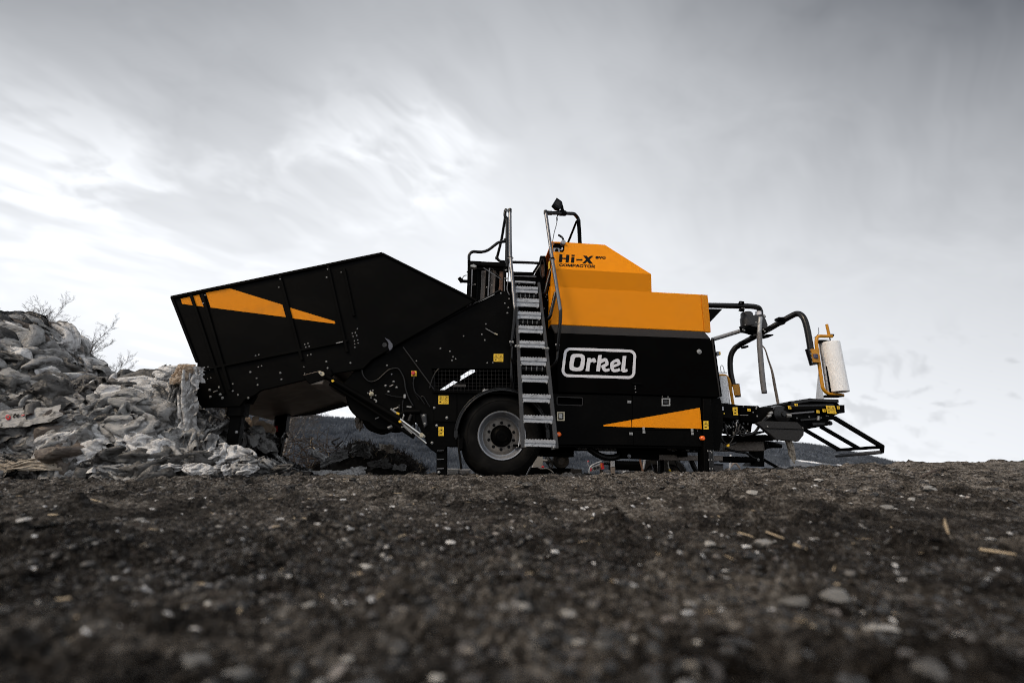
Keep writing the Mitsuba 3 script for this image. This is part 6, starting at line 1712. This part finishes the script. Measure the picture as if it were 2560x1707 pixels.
for i in range(6):
    wtube([(1507 + i * .3, 1146 + i * 2), (1530, 1148 + i * 1.8)], .008, YB + .05, GALVD, k, 'tine')
put(k, 'connector', rod(gp(1557, 1181, YB - .2), gp(1564, 1178, YB - .2), .03), GALV, 40, local=False)
for a, b, r, m, l in (((1600, 1148), (1610, 1189), .025, RUST, 'brown wooden pole leaning behind the machine'), ((1612, 1149), (1608, 1172), .03, GALV, 'bright grey short tube right of the leaning pole'), ((1647, 1152), (1651, 1190), .045, GALVD, 'grey upright tube between the two tractor tyres')):
    kk = put('', 'pole', rod(gp(*a, YB - .4), gp(*b, YB - .4), r, 10), m, 40, local=False); tag(kk, l, 'pole')
for x, l in ((1636, 'left dark tractor tyre half hidden behind the machine'), (1676, 'right dark tractor tyre half hidden behind the machine')):
    c = gp(x, 1184, YB + .2); r = 36 * (YB + .2) / FPX
    kk = thing('tractor_wheel', l, 'wheel')
    put(kk, 'tyre', lathe([(r * .5, -.1), (r * .62, -.16), (r * .92, -.15), (r, -.1), (r, .25), (r * .5, .25)], c, (.15, 1, 0), 48), RUBBER, 35, local=False)
    put(kk, 'rim', lathe([(0, .0), (r * .3, -.02), (r * .5, -.1), (r * .5, .2)], c, (.15, 1, 0), 36), CHAMF, 35, local=False)
    for i in range(20):
        a = i * math.pi / 10
        p = c + np.array([r * math.cos(a), .05, r * math.sin(a)])
        put(kk, 'lug', bar(p + [0, -.14, 0], p + [r * .06 * math.sin(a), .16, -r * .06 * math.cos(a)], .05, .04, (math.cos(a), 0, math.sin(a))), RUBBER, local=False)
k = thing('power_unit', 'grey power unit with hose coil on a steel base behind the tyre', 'power unit')
wbox(1300, 1435, 1170, 1190, 10.6, .9, BLACK, k, 'base'); wbox(1428, 1455, 1172, 1184, 10.5, .5, CHAMF, k, 'step')
wbox(1332, 1358, 1140, 1170, 10.8, .5, mat('m_pale_grey_panel', pr((.28, .285, .29), .5)), k, 'cabinet')
c = gp(1402, 1150, 10.6)
put(k, 'wheel', lathe([(.1, -.05), (.17, -.07), (.19, -.03), (.19, .08), (.1, .08)], c, (0, 1, 0), 36), RUBBER, 35, local=False)
put(k, 'wheel_centre', lathe([(0, -.02), (.1, -.02), (.1, .05)], c, (0, 1, 0), 24), CHAMF, 35, local=False)
for i in range(7):
    put(k, 'hose_coil', tube([gp(1368 + i * 1.6, 1148 + i * 2.2, 10.55) + np.array([.05 * math.cos(t), 0, .09 * math.sin(t)]) for t in np.linspace(0, 2 * np.pi, 14)], .009, 5), HOSE, True, local=False)
put(k, 'coupling', rod(gp(1357, 1151, 10.5), gp(1368, 1151, 10.5), .03), ZINC, 40, local=False)
put(k, 'cap', rod(gp(1354, 1167, 10.5), gp(1360, 1167, 10.5), .025), RED, 40, local=False)
wtube([(1340, 1165), (1352, 1171), (1368, 1171), (1380, 1178), (1388, 1189)], .012, 10.4, ZINC, k, 'hose')
wtube([(1332, 1157), (1322, 1176), (1315, 1190)], .014, 9.0, ZINC, k, 'strap')
k = thing('tool_box', 'low dark box on the ground right of the rear leg', 'box')
wbox(1783, 1808, 1161, 1180, 11.5, .6, DKGREY, k, 'body'); wbox(1782, 1809, 1159, 1162, 11.48, .64, BLACK, k, 'lid')
k = thing('mast', 'thin grey mast far behind the rear table', 'mast')
wtube([(1827, 1136), (1826, 1150), (1825, 1172)], .035, 14, GALV, k, 'pole'); wtube([(1820, 1178), (1832, 1160), (1840, 1158), (1850, 1170)], .03, 14, BELLY, k, 'strut')
